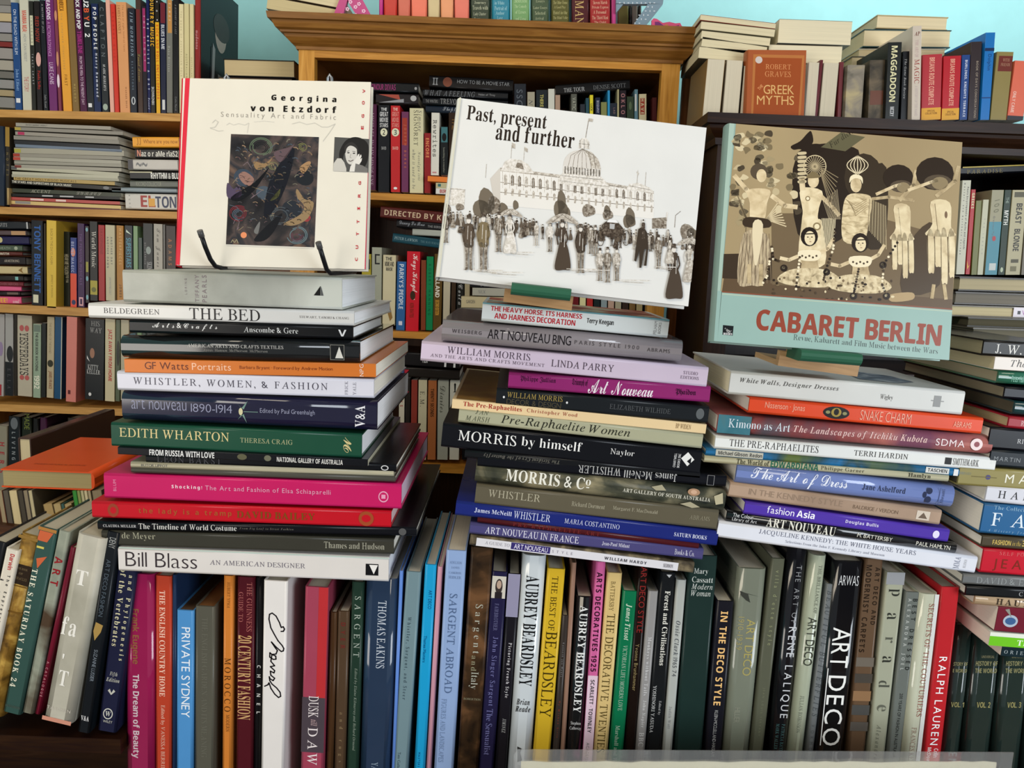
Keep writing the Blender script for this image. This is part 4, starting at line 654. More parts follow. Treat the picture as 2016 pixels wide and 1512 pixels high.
# ================================================================ front: upright row
GB = 'upright art books in the low front bookshelf'
B = 1512
rows(V, [
 ((242,305,1130,245,306,B),'8f1d4c','wide magenta book with gilt first words',[('Frank Eugene',1197,1304,.22,.5,'8a5a3c','b'),('The Dream of Beauty',1324,1492,.22,.5,'c9b7bd','b')],dict(k='r')),
 ((306,338,1134,305,338,B),'b2402b','brick orange country home book',[('THE ENGLISH COUNTRY HOME',1162,1368,.25,.6,'ecc2ae','R'),('Edited by VANESSA BERRIDGE',1385,1530,.3,.6,'e3b8a4','r')]),
 ((339,347,1132,338,346,B),'20314e','tall thin blue book with night cover',[],dict(d=.26)),
 ((347,382,1202,346,380,B),'4d8cc4','short sky blue Sydney book',[('PRIVATE SYDNEY',1234,1410,.3,.8,'e3eaf2','s')],dict(pg='5c4632')),
 ((384,423,1194,382,421,B),'55544a','short grey olive book',[('THE ENGLISH GARDEN AND ITS MEANING',1215,1490,.35,.65,'66655a','r')],dict(pg='7d5530')),
 ((440,459,1134,436,456,B),'c87a34','narrow orange Morocco book',[('HUBERT YPMA',1146,1195,.4,.7,'7a4a20','r'),('MOROCCO',1292,1398,.2,.85,'4d2c14','r'),('MODERN',1404,1438,.4,.75,'6a4020','r')]),
 ((467,502,1136,463,499,B),'4d1a22','maroon century fashion book',[('THE GUINNESS',1146,1240,.55,.85,'a8625c','r'),('GUIDE TO',1165,1222,.1,.35,'a8625c','r'),('20 CENTURY FASHION',1248,1414,.08,.85,'c49b6a','R')]),
 ((503,517,1138,500,511,B),'1a1a1d','thin black book',[('CHANEL',1306,1402,.35,.95,'ddd','b')]),
 ((519,566,1144,512,560,B),'dedad6','thick white book with black handwriting',[('#L',[(1239.5,0.766),(1239.0,0.871),(1234.6,0.915),(1230.2,0.861),(1231.9,0.775),(1222.6,0.696),(1210.4,0.546),(1205.2,0.381),(1207.9,0.272),(1217.2,0.253),(1233.5,0.335),(1247.1,0.503),(1258.0,0.652),(1266.8,0.83),(1272.2,0.902),(1277.1,0.881),(1278.5,0.794),(1270.3,0.571),(1260.8,0.369),(1270.3,0.513),(1277.1,0.631),(1283.9,0.576),(1285.3,0.403),(1282.0,0.314),(1290.7,0.312),(1294.8,0.465),(1294.0,0.58),(1288.0,0.566),(1285.3,0.403),(1298.9,0.362),(1307.1,0.528),(1309.3,0.343),(1316.6,0.532),(1321.3,0.505),(1318.0,0.347),(1326.2,0.373),(1331.6,0.538),(1336.5,0.47),(1333.0,0.336),(1328.9,0.305),(1337.1,0.332),(1343.3,0.427),(1350.7,0.633),(1358.9,0.781),(1366.5,0.808),(1369.2,0.716),(1362.9,0.551),(1352.0,0.384),(1341.1,0.298),(1345.2,0.254),(1348.5,0.11)],.0016,'1c1a1e')],dict(k='h',dy=-.012,d=.27)),
 ((601,646,1156,590,638,B),'9c4256','rose and red book with white dusk title',[('#R',1156,1415,.6,1,'b53236'),('#R',1370,1480,0,1,'4a4148'),('DUSK',1367,1410,.28,.72,'e3d9d9','r'),('till',1414,1426,.4,.68,'c9a9a9','i'),('DAWN',1430,1530,.28,.72,'e3d9d9','r')],dict(dy=-.006)),
 ((650,664,1206,641,656,B),'46301f','thin brown book',[]),
 ((665,688,1204,657,680,B),'4e3d2e','mottled brown book with red letters',[('DYER',1225,1275,.3,.7,'6a2c28','b'),('and rugs',1400,1500,.3,.7,'8a7556','r')]),
 ((692,717,1146,682,705,B),'24382e','dark green book with silver capitals',[('SARGENT',1173,1290,.3,.8,'a9b3a8','r'),('Edited by Elaine Kilmurray and Richard Ormond',1312,1476,.4,.7,'8d9a8c','i')]),
 ((718,785,1140,706,769,B),'27384f','very wide navy blue book',[('THOMAS EAKINS',1181,1312,.42,.68,'c3cbd6','r'),('YALE',1500,1530,.4,.6,'9ab','r')],dict(k='r')),
 ((786,794,1124,771,777,B),'5f86cf','thin cornflower blue book',[]),
 ((796,833,1126,777,800,B),'6f878e','grey teal book with dark serif title',[('Whistler, Sargent, and Steer',1212,1374,.25,.55,'2c3a44','r'),('Tate Gallery',1480,1520,.2,.45,'2c3a44','r')]),
 ((836,860,1112,815,837,B),'1f97c9','bright cyan book',[('ART DECO',1160,1196,.45,.75,'0f4a7a','s'),('Thames Masters',1248,1300,.25,.5,'0f4a7a','s'),('MASTERS',1480,1510,.3,.5,'0f4a7a','s')]),
 ((861,872,1116,839,849,B),'c28d9c','thin pink book',[]),
 ((877,920,1084,855,892,B),'8ba3cb','pale blue book with grey capitals',[('ADELSON',1104,1109,.2,.8,'6d84a8','r',90),('JANES',1114,1118,.3,.7,'6d84a8','r',90),('CAMERON',1124,1128,.2,.8,'6d84a8','r',90),('SEIDLER',1132,1137,.2,.8,'6d84a8','r',90),('SARGENT ABROAD',1166,1360,.3,.68,'4d6285','r'),('FIGURES AND LANDSCAPES',1372,1500,.2,.45,'6a7f9f','r')],dict(dy=-.006)),
 ((926,972,1078,900,941,B),'N:1c1611,3a2a1c,6a4a30:26','dark brown painted spine book',[('Sargent',1186,1282,.3,.72,'a9aa9c','r'),('and',1286,1316,.35,.6,'8d8a70','r'),('Italy',1318,1352,.3,.72,'a9aa9c','r'),('ROBERTSON',1370,1374,.1,.9,'8d8a70','r',90)],dict(dy=-.004)),
 ((967,1000,1126,941,972,B),'23213f','dark indigo book with bearded portrait',[('#R',1134,1176,.08,.95,'c7c2b6'),('#E',1139,1168,.3,.75,'3a3230'),('#E',1142,1158,.38,.68,'b39a88'),('#R',1164,1176,.3,.75,'2a2528'),('FAIRBROTHER',1186,1238,.35,.6,'6a6a90','r'),('John Singer Sargent',1250,1386,.3,.7,'6f6fa0','r'),('The Sensualist',1392,1485,.3,.7,'6f6fa0','r')]),
 ((1001,1025,1130,974,998,B),'1c1b20','black book with lavender head',[('#R',1130,1212,0,1,'8d8aa3'),('Picturing French Style',1262,1370,.35,.7,'dcd8dc','r'),('JIMINEZ',1412,1440,.35,.65,'bbb','i')]),
 ((1028,1077,1094,999,1045,B),'c3cace','tall white book with heavy black condensed capitals',[('AUBREY BEARDSLEY',1132,1346,.22,.78,'17181a','R'),('Brian',1372,1384,.18,.75,'222','I',90),('Reade',1386,1398,.15,.8,'222','I',90),('#P',[(1468,.35),(1472,.55),(1480,.5),(1496,.6),(1500,.4),(1484,.38)],'333')],dict(k='r',dy=-.004)),
 ((1078,1113,1120,1046,1082,B),'c9a62c','mustard yellow book',[('THE BEST OF',1134,1238,.3,.65,'3a2f10','r'),('BEARDSLEY',1240,1408,.2,.85,'3a2f10','r')]),
 ((1106,1120,1212,1086,1099,B),'36302c','short dark grey book with red letters',[('Kenneth Jan Myers',1264,1330,.3,.65,'888','s'),('My Wicked Girls',1378,1450,.3,.65,'8a3a2c','s')]),
 ((1125,1136,1108,1102,1110,B),'8d6d5c','thin dusty pink book',[]),
 ((1136,1167,1176,1112,1144,B),'16181b','black book with heavy white condensed capitals',[('AUBREY BEARDSLEY',1192,1400,.25,.75,'dfe0de','R'),('Stephen',1418,1426,.15,.8,'ccc','r',90),('Calloway',1428,1436,.1,.85,'ccc','r',90)],dict(k='r')),
 ((1172,1194,1106,1146,1164,B),'c55f93','pink book turning pale at the foot',[('#R',1326,1520,0,1,'d7bccb'),('ARTS DECORATIVES 1925',1126,1318,.2,.75,'2a1420','b'),('SCARLETT · TOWNLEY',1334,1440,.3,.7,'333','b'),('ACADEMY',1460,1500,.3,.6,'777','s')]),
 ((1195,1226,1128,1165,1194,B),'cdb277','straw coloured book with tall dark capitals',[('BATTERSBY',1144,1200,.3,.6,'5a4a24','r'),('THE DECORATIVE TWENTIES',1206,1480,.22,.75,'4a3c1c','r')]),
 ((1226,1255,1164,1196,1225,B),'136b46','emerald green book',[('James Tissot',1188,1258,.3,.72,'c9d6c2','I'),('VICTORIAN LIFE / MODERN LOVE',1268,1396,.35,.65,'a9c2ae','r'),('Marshall and W',1426,1500,.3,.6,'a9c2ae','r')]),
 ((1256,1278,1116,1227,1247,B),'1c1513','black book with red deco letters',[('ART DECO STYLE',1116,1242,.3,.85,'8a2a28','s'),('Yvonne Brunhammer',1264,1356,.3,.65,'8d7d55','s')]),
 ((1276,1297,1164,1248,1267,B),'8d8b8a','silver grey book',[('Monkeys without Tails',1252,1366,.25,.7,'cfcfcf','r'),('John Napier',1376,1430,.3,.7,'cfcfcf','r'),('BBC',1440,1468,.25,.75,'cfcfcf','r')]),
 ((1300,1331,1127,1269,1299,B),'1b1d1f','black book with white blackletter style title',[('#P',[(1131,.4),(1137,.6),(1131,.75)],'bbb'),('Forest and Civilisations',1162,1306,.4,.75,'dcdad0','R'),('YOSHINORI YASUDA',1346,1440,.12,.35,'ccc','r'),('Edited by',1376,1404,.55,.75,'aaa','r')]),
 ((1332,1352,1142,1301,1321,B),'a7aaa5','pale grey book',[('Ossie Clark 1965 74',1220,1328,.3,.75,'4d5055','I'),('Judith Watt',1388,1432,.3,.6,'777','r')]),
 ((1358,1413,1094,1324,1381,B),'20312e','wide dark green book with small white words at head',[('Mary',1118,1131,.2,.7,'c9cfc9','r',90),('Cassatt',1134,1145,.15,.9,'c9cfc9','r',90),('Modern',1147,1158,.15,.9,'c9cfc9','i',90),('Woman',1160,1171,.15,.85,'c9cfc9','i',90)]),
 ((1411,1446,1184,1384,1418,B),'1c1c23','black book with cream and orange capitals',[('IN THE DECO STYLE',1203,1386,.28,.7,'e6b878','B'),('KLEIN-MCCLELLAND-HASLAM',1396,1488,.4,.6,'a9a9a9','s')]),
 ((1452,1514,1120,1420,1473,B),'73786a','wide olive grey book with gilt title',[('ART DECO',1216,1326,.45,.75,'a3985c','s'),('1910-1939',1212,1276,.15,.35,'9a9060','s'),('#P',[(1162,.1),(1166,.3),(1172,.8),(1168,.4),(1184,.5),(1180,.35),(1170,.15)],'3a3c36'),('HILLIER',1390,1420,.3,.5,'8a8c7c','s')],dict(k='r')),
 ((1520,1546,1100,1472,1500,B),'565849','olive book with lowercase title',[("villa d'este style",1122,1266,.3,.7,'8b8e6c','s'),('JEAN LOUIS SERVANT',1350,1446,.4,.6,'777a62','s')]),
 ((1554,1594,1080,1511,1548,B),'15161a','black book with large white sans capitals',[('THE ART OF',1112,1222,.45,.72,'9a9c9e','t'),('RENE LALIQUE',1230,1410,.3,.78,'c9cbce','s'),('PATRICIA BAYER &',1422,1490,.52,.7,'4a7070','r'),('MARK WALLER',1422,1474,.22,.4,'4a7070','r')],dict(k='r')),
 ((1598,1631,1094,1550,1580,B),'a0a691','pale sage book',[('THE BRILLIANCE OF',1112,1204,.5,.72,'55594d','r'),('ART DECO',1212,1306,.22,.8,'33362f','s'),('JULIAN ROBINSON',1366,1440,.3,.55,'6a6e60','r')],dict(k='r',dy=-.004)),
 ((1629,1642,1150,1581,1600,B),'6b6f70','grey book with shadowed capitals',[('BEAUTIFUL BUTTERFLIES',1162,1408,.2,.85,'484c4e','i'),('VORMOND',1424,1500,.3,.7,'55595b','s')]),
 ((1643,1704,1106,1601,1661,B),'121316','wide gloss black book with giant deco title',[('ARWAS',1132,1151,.2,.85,'dfe0e0','t',90),('ART',1232,1310,.18,.78,'e6e6e2','s'),('DECO',1326,1466,.18,.78,'e6e6e2','s'),('#R',1312,1466,.12,.15,'e6e6e2')],dict(k='r',dy=-.004)),
 ((1706,1738,1100,1663,1703,B),'5f4a38','brown book with banded lower half',[('MODERNIST CARPETS',1112,1280,.1,.4,'2a2018','b'),('ART DECO AND',1116,1226,.6,.85,'2a2018','b'),('#R',1290,1308,0,1,'6a6258'),('#R',1322,1340,0,1,'47423c'),('#R',1356,1376,0,1,'8a6a4c'),('#R',1384,1404,0,1,'4a4a48'),('#R',1418,1436,0,1,'55504a')]),
 ((1746,1783,1127,1705,1740,B),'9d9f8b','sage grey book with widely spaced letters',[('#R',1127,1150,0,1,'8f9194'),('p',1158,1172,.2,.8,'2f312c','r'),('a',1204,1217,.25,.75,'2f312c','r'),('r',1250,1262,.3,.7,'55574d','r'),('a',1288,1301,.25,.75,'2f312c','r'),('d',1336,1350,.2,.8,'4a4c44','r'),('e',1384,1397,.25,.75,'5f6156','r'),('Alexandra P',1424,1510,.35,.6,'6a6c60','i')]),
 ((1784,1812,1166,1742,1772,B),'666b66','grey book with two line title',[('BEST DRESSED',1178,1316,.55,.85,'2a2d2b','b'),('ALEXANDRA JOEL',1178,1316,.15,.45,'a9aca6','b'),('200 YEARS OF FASHION IN AUSTRALIA',1362,1490,.4,.62,'2a2d2b','s')]),
 ((1812,1851,1170,1773,1811,B),'b9bba6','cream book with red serif capitals',[('#R',1170,1520,.75,.97,'cfd0cc'),('SECRETS OF THE COUTURIERS',1188,1408,.5,.78,'8a4c44','r'),('FRANCES KENNETT',1430,1530,.35,.6,'8a6a5c','r')],dict(k='r',dy=-.005)),
 ((1853,1891,1156,1814,1851,B),'b3262c','red book with long white sans title',[('RALPH LAUREN',1290,1465,.3,.72,'eee','s'),('Colin',1472,1490,.55,.8,'e6c9c9','b'),('McDowell',1470,1510,.2,.42,'e6c9c9','b')]),
 ((1884,1921,1228,1852,1890,B),'26332f','dark green history volume one',[('#R',1228,1229,0,1,'55604f'),('STORY OF',1302,1309,.05,.8,'8d8a62','b',90),('E WORLD',1315,1322,.05,.8,'8d8a62','b',90),('VOL. 1',1380,1390,.15,.85,'9a9462','b',90)],dict(k='r',dy=.045)),
 ((1922,1979,1228,1892,1950,B),'25322e','dark green history volume two',[('UNIVERSAL',1289,1294,.3,.75,'77755a','b',90),('HISTORY OF',1300,1309,.12,.88,'8d8a62','b',90),('THE WORLD',1314,1323,.12,.88,'8d8a62','b',90),('VOL. 2',1380,1391,.3,.78,'9a9462','b',90)],dict(k='r',dy=.045)),
 ((1981,2040,1228,1952,2011,B),'25322e','dark green history volume three',[('UNIVERSAL',1289,1294,.3,.75,'77755a','b',90),('HISTORY OF',1300,1309,.12,.88,'8d8a62','b',90),('THE WORLD',1314,1323,.12,.88,'8d8a62','b',90),('VOL. 3',1380,1391,.3,.78,'9a9462','b',90)],dict(k='r',dy=.045)),
 ((2042,2100,1228,2013,2072,B),'25322e','dark green history volume four',[],dict(k='r',dy=.045)),
], '!in the front row', FY + .012, .21, 'h', GB, zb=ZB, pg='c9c1ae')
# ================================================================ left stack
SL = 'art books in the left front stack'
rows(H, [
 ((242,530,595,673,546,611),'N:8d8e84,b0b1a7,cdcfc4:7:1,1,1','thick silver grey book with pearl sheen',[('TIFFANY',384,392,.08,.92,'77686c','s',90),('PEARLS',398,407,.08,.92,'77686c','s',90),('LORING',364,368,.3,.8,'77686c','s',90),('#P',[(618,.42),(631,.72),(631,.42)],'1a1a1a'),('#P',[(632,.42),(632,.72),(637,.42)],'555')],dict(pg='f0f0f2',d=.225)),
 ((174,596,626,697,612,642),'d9d7d2','white book with black serif bed title',[('BELDEGREEN',204,314,.35,.72,'3a3636','r'),('THE BED',373,512,.12,.88,'1c1a1a','r'),('STEWART, TABORI & CHANG',590,687,.4,.58,'77726e','r')],dict(pg='f0f0f2',d=.27)),
 ((255,628,656,695,642,668),'131416','black book with brush lettering',[('Arts&Crafts',300,428,.3,.85,'d9d9d6','c'),('Anscombe & Gere',480,587,.3,.72,'d9d9d6','r'),('V',666,682,.2,.7,'ddd','b')],dict(pg='f0f0f2',d=.2)),
 ((238,660,705,708,670,716),'1d1f20','gloss black textiles book',[('AMERICAN ARTS AND CRAFTS TEXTILES',369,558,.55,.7,'c9c6bf','r'),('Ayres  Hansen  McPherson  McPherson',400,527,.35,.5,'85837d','r'),('#R',650,678,.12,.8,'8d8a80'),('#R',651,677,.14,.78,'1d1f20'),('#P',[(660,.2),(676,.2),(668,.72)],'d9d6cc')],dict(k='r',pg='f0f0f2',d=.26)),
 ((245,707,733,740,715,744),'cf7430','orange portrait book',[('GF Watts',285,371,.28,.82,'5f2616','s'),('Portraits',378,455,.28,.8,'eebf9f','s'),('Barbara Bryant · Foreword by Andrew Motion',472,655,.36,.68,'8a3f1c','s'),('NPG',708,716,.05,.95,'e9d5c9','s',90)],dict(k='p',d=.27)),
 ((231,731,768,736,745,786),'d3d2dc','lavender white book with wide serif capitals',[('WHISTLER, WOMEN, & FASHION',262,645,.3,.72,'4b4854','r'),('FRICK',679,685,.15,.85,'77757f','r',90),('YALE',695,701,.15,.8,'77757f','r',90)],dict(k='h',d=.27)),
 ((240,772,826,742,787,853),'1d1c33','thick indigo book with thin grey title',[('art nouveau',259,367,.42,.75,'8d8fa6','t'),('1890-1914',376,457,.4,.68,'8d8fa6','t'),('#E',470,478,.35,.6,'c9c29a'),('#P',[(466,.75),(476,.6),(488,.85),(480,.55)],'6d8a80'),('#P',[(468,.2),(476,.38),(486,.1),(480,.4)],'6d8a80'),('#R',480,508,.47,.49,'6d8a80'),('Edited by Paul Greenhalgh',512,620,.42,.62,'8d8fa6','s'),('V&A',699,719,.12,.85,'dcdce0','R',90)],dict(k='r',pg='f0f0f2',d=.28)),
 ((219,832,878,712,853,904),'1f4a38','dark green book with spaced gilt capitals',[('EDITH WHARTON',235,451,.42,.8,'d5c58c','r'),('THERESA CRAIG',473,576,.42,.62,'a9ad84','r'),('W',676,692,.2,.85,'c9bb86','c',90)],dict(pg='f0f0f2',d=.25)),
 ((232,880,894,724,904,920),'15161a','flexible black paperback with white capitals',[('FROM RUSSIA WITH LOVE',294,422,.1,.9,'dcdcda','b'),('NATIONAL GALLERY OF AUSTRALIA',545,675,.1,.75,'cfcdc8','b'),('#E',467,486,.1,.9,'5c5a44'),('#E',520,534,.1,.9,'6a6a58')],dict(k='p',dy=-.006,d=.26,pg='b9b49c')),
 ((287,893,912,780,914,930),'131417','black book with faint roman capitals',[('LEON BAKST',309,436,.15,.85,'4a4a4d','r'),('#E',750,765,.2,.8,'c9c9c9'),('#E',752,763,.3,.7,'131417')],dict(k='h',d=.24)),
 ((257,908,922,775,926,938),'b3ac91','slim cream book',[('BUTOR LIPPOT',278,330,.3,.7,'555','s')],dict(k='h',d=.23)),
 ((258,920,930,778,936,951),'4c4a42','slim grey patterned book',[],dict(k='h',d=.23)),
 ((205,930,982,790,953,1003),'c0205e','hot pink book with small white title',[('BLUM',223,229,.3,.75,'dd88ab','s',90),('Shocking!',338,398,.46,.64,'eed5de','b'),('The Art and Fashion of Elsa Schiaparelli',404,651,.42,.66,'dc9ab5','s'),('#E',745,765,.25,.7,'dd9ab5'),('#E',747,763,.3,.65,'c0205e'),('#R',751,759,.4,.56,'dd9ab5')],dict(pg='cdb9c9',d=.29)),
 ((181,984,1022,770,1008,1038),'bc1a27','red cloth book with worn gilt letters',[('#E',212,234,.1,.9,'94402c'),('#E',217,229,.3,.7,'bc1a27'),('the lady is a tramp',273,456,.3,.7,'a3542c','b'),('DAVID BAILEY',466,620,.3,.72,'7a4a1c','R'),('#E',706,736,.08,.95,'9c4a2a'),('#E',712,730,.3,.75,'bc1a27')],dict(pg='dcc3c3',d=.27)),
 ((192,1024,1045,820,1040,1055),'15161a','slim black costume timeline book',[('CLAUDIA MULLER',203,268,.35,.65,'bbb','R'),('The Timeline of World Costume',273,466,.2,.85,'d6d5d0','r'),('From Fig Leaf to Street Fashion',472,578,.35,.65,'77756a','i'),('#E',785,800,.1,.9,'555')],dict(k='h',d=.3)),
 ((200,1043,1075,775,1062,1092),'3a3932','olive black book',[('de Meyer',240,306,.4,.92,'9c9a85','r'),('Thames and Hudson',638,757,.3,.72,'a5a392','r')],dict(d=.26)),
 ((233,1076,1125,765,1097,1147),'d6d1cc','thick white designer book',[('Bill Blass',247,388,.22,.82,'3a3336','t'),('AN AMERICAN DESIGNER',413,601,.42,.62,'6f6a74','r'),('#R',720,745,.25,.72,'1b1b1d'),('#P',[(727,.68),(744,.68),(736,.3)],'e6e3de'),('#R',235,766,.95,1,'b3c4ba')],dict(pg='f0f0f2',d=.28)),
], '!in the left front stack', FY, .26, 'h', SL)
# ================================================================ middle stack
SM = 'art books in the middle front stack'
mid = rows(H, [
 ((949,595,632,1316,628,667),'cfd4d3','white heavy horse book',[('THE HEAVY HORSE, ITS HARNESS',966,1145,.56,.86,'b5202c','b'),('AND HARNESS DECORATION',974,1133,.2,.5,'b5202c','b'),('Terry Keegan',1155,1208,.34,.68,'3a3a3a','b'),('PELHAM',1287,1293,.15,.85,'888','s',90),('BOOKS',1296,1301,.2,.8,'888','s',90),('#R',949,1316,.93,1,'5c8d94')],dict(d=.15,pg='d6c9a8',k='h')),
 ((870,629,672,1343,670,715),'8d8587','grey mauve book with art nouveau capitals',[('WEISBERG',890,948,.45,.62,'4c4648','b'),('ART NOUVEAU BING',960,1124,.32,.76,'1f1b1e','s'),('PARIS STYLE 1900',1131,1258,.42,.6,'4c4648','s'),('ABRAMS',1274,1319,.38,.55,'4c4648','s')],dict(k='r',d=.24)),
 ((829,669,712,1393,724,762),'cdbccd','wide lilac book',[('WILLIAM MORRIS',880,1043,.5,.85,'514450','r'),('AND THE ARTS AND CRAFTS MOVEMENT',848,1072,.25,.42,'5f525e','r'),('LINDA PARRY',1085,1208,.32,.68,'514450','r'),('STUDIO',1345,1373,.55,.72,'77687a','r'),('EDITIONS',1340,1376,.32,.48,'77687a','r')],dict(d=.28)),
 ((1001,733,764,1398,760,794),'8d2a69','magenta book with curly white lettering',[('Philippe Jullian',1024,1094,.45,.85,'3a1430','g'),('Triumph of',1126,1157,.4,.9,'3a1430','g'),('Art Nouveau',1158,1286,.05,.95,'e9dce3','c'),('Phaidon',1330,1370,.3,.75,'3a1430','g')],dict(k='h',d=.22)),
 ((977,763,797,1395,800,834),'1d2023','black book with gilt design title',[('WILLIAM MORRIS',998,1107,.5,.82,'a38c4c','r'),('DECOR & DESIGN',998,1105,.1,.42,'4c4636','s'),('#E',990,994,.42,.56,'ddd'),('#E',1114,1118,.42,.56,'ddd'),('ELIZABETH WILHIDE',1200,1320,.35,.65,'55585a','r'),('#E',1370,1386,.2,.85,'5c6062')],dict(d=.24)),
 ((890,786,803,1390,834,856),'dfc598','cream paperback with dark red serif title',[('The Pre-Raphaelites',912,1027,.25,.85,'9c2a26','R'),('Christopher Wood',1037,1136,.3,.8,'9c4a3a','r'),('BP WIDEN',1330,1360,.3,.8,'8a6f4c','r')],dict(k='p',d=.27)),
 ((903,804,830,1383,853,886),'a5a489','sage green book with flowing italic title',[('JAN',935,961,.7,.98,'555845','i'),('MARSH',917,965,.2,.55,'555845','i'),('Pre-Raphaelite Women',986,1240,.12,.88,'25271f','i')],dict(d=.24)),
 ((870,832,880,1380,886,936),'15161a','thick black book with large white serif title',[('MORRIS',902,1016,.35,.78,'e3e3e0','r'),('by himself',1026,1145,.3,.8,'e3e3e0','r'),('Naylor',1201,1248,.4,.7,'d5d5d2','r'),('CHARTWELL',1326,1331,.2,.78,'bbb','b',90),('BOOKS INC',1334,1339,.2,.78,'bbb','b',90),('#P',[(1340,.6),(1352,.88),(1366,.6),(1354,.3)],'e0e0dd'),('#P',[(1352,.5),(1360,.68),(1360,.38)],'15161a')],dict(d=.26)),
 ((915,882,904,1378,930,944),'18191b','slim black book lettered upside down in italics',[('The Strident Cry of the Butterfly',952,1101,.3,.8,'66645c','I',180)],dict(d=.22)),
 ((940,899,916,1430,934,962),'14151a','black book with white title upside down',[('WHISTLER',1138,1222,.2,.9,'b5b5b3','r',180),('James McNeill',1228,1332,.1,.8,'b5b5b3','r',180),('#R',1392,1406,.05,.95,'888'),('#R',1393,1405,.08,.92,'14151a')],dict(d=.24)),
 ((936,909,951,1428,966,1009),'N:1f2422,4a4a3c,8d8468:24:1,1,1.6','dark floral tapestry spine book',[('MORRIS & C',996,1150,.28,.85,'e0ded2','R'),('o',1152,1162,.5,.78,'e0ded2','R'),('#R',1154,1160,.38,.43,'e0ded2'),('ART GALLERY OF SOUTH AUSTRALIA',1226,1398,.4,.58,'cfccbc','R'),('#E',1352,1376,.6,.95,'a9866a'),('#E',1358,1370,.68,.88,'c9a58a'),('#P',[(1280,.8),(1300,.95),(1310,.7),(1290,.65)],'a39c82'),('#P',[(1340,.15),(1360,.3),(1380,.1),(1365,.02)],'a39c82'),('#P',[(1404,.7),(1420,.9),(1424,.4),(1410,.3)],'b3ab8d')],dict(k='r',d=.26)),
 ((936,952,992,1413,1004,1044),'5d5747','drab olive book with pale capitals',[('WHISTLER',961,1063,.42,.8,'a8a28c','r'),('Richard Dorment',1125,1190,.42,.65,'a8a28c','r'),('Margaret F. MacDonald',1206,1294,.42,.65,'a8a28c','r'),('ABRAMS',1357,1397,.4,.62,'8f8974','r')],dict(d=.28)),
 ((897,986,1014,1413,1045,1077),'202a70','royal blue book with white serif names',[('James McNeill',934,1007,.35,.68,'c9cee6','R'),('WHISTLER',1011,1083,.28,.78,'c9cee6','r'),('MARIA COSTANTINO',1111,1219,.35,.68,'c9cee6','r'),('SATURN BOOKS',1327,1391,.35,.62,'c9cee6','R')],dict(k='h',d=.28)),
 ((940,1016,1030,1376,1070,1081),'4a1a1e','thin oxblood book',[('PRE RAPHAELITE ART',1010,1180,.2,.8,'6d2a2a','R')],dict(k='h',d=.24)),
 ((925,1029,1051,1384,1080,1104),'4a4674','dusky violet book with white capitals',[('ART NOUVEAU IN FRANCE',955,1139,.22,.82,'dfdde9','r'),('Jean-Paul Midant',1185,1239,.32,.68,'c9c7da','R'),('Books & Co.',1328,1367,.25,.75,'c9c7da','r')],dict(k='h',d=.26)),
 ((925,1053,1073,1366,1107,1130),'N:2a2620,5a5040,8a7c60:60','brown patterned book with long white label',[('#R',938,1335,.05,.8,'d5d3d8'),('A GUIDE TO',955,1003,.3,.6,'77757f','r'),('#R',1006,1083,.15,.78,'38306a'),('ART NOUVEAU',1012,1078,.22,.68,'e3dff0','s'),('S T Y L E',1087,1127,.3,.55,'8d8a95','s'),('WILLIAM HARDY',1190,1273,.28,.55,'3a3a44','b'),('SEDDON',1306,1325,.25,.6,'8a8890','R')],dict(k='h',d=.27)),
], '!in the middle front stack', FY, .25, 'h', SM)
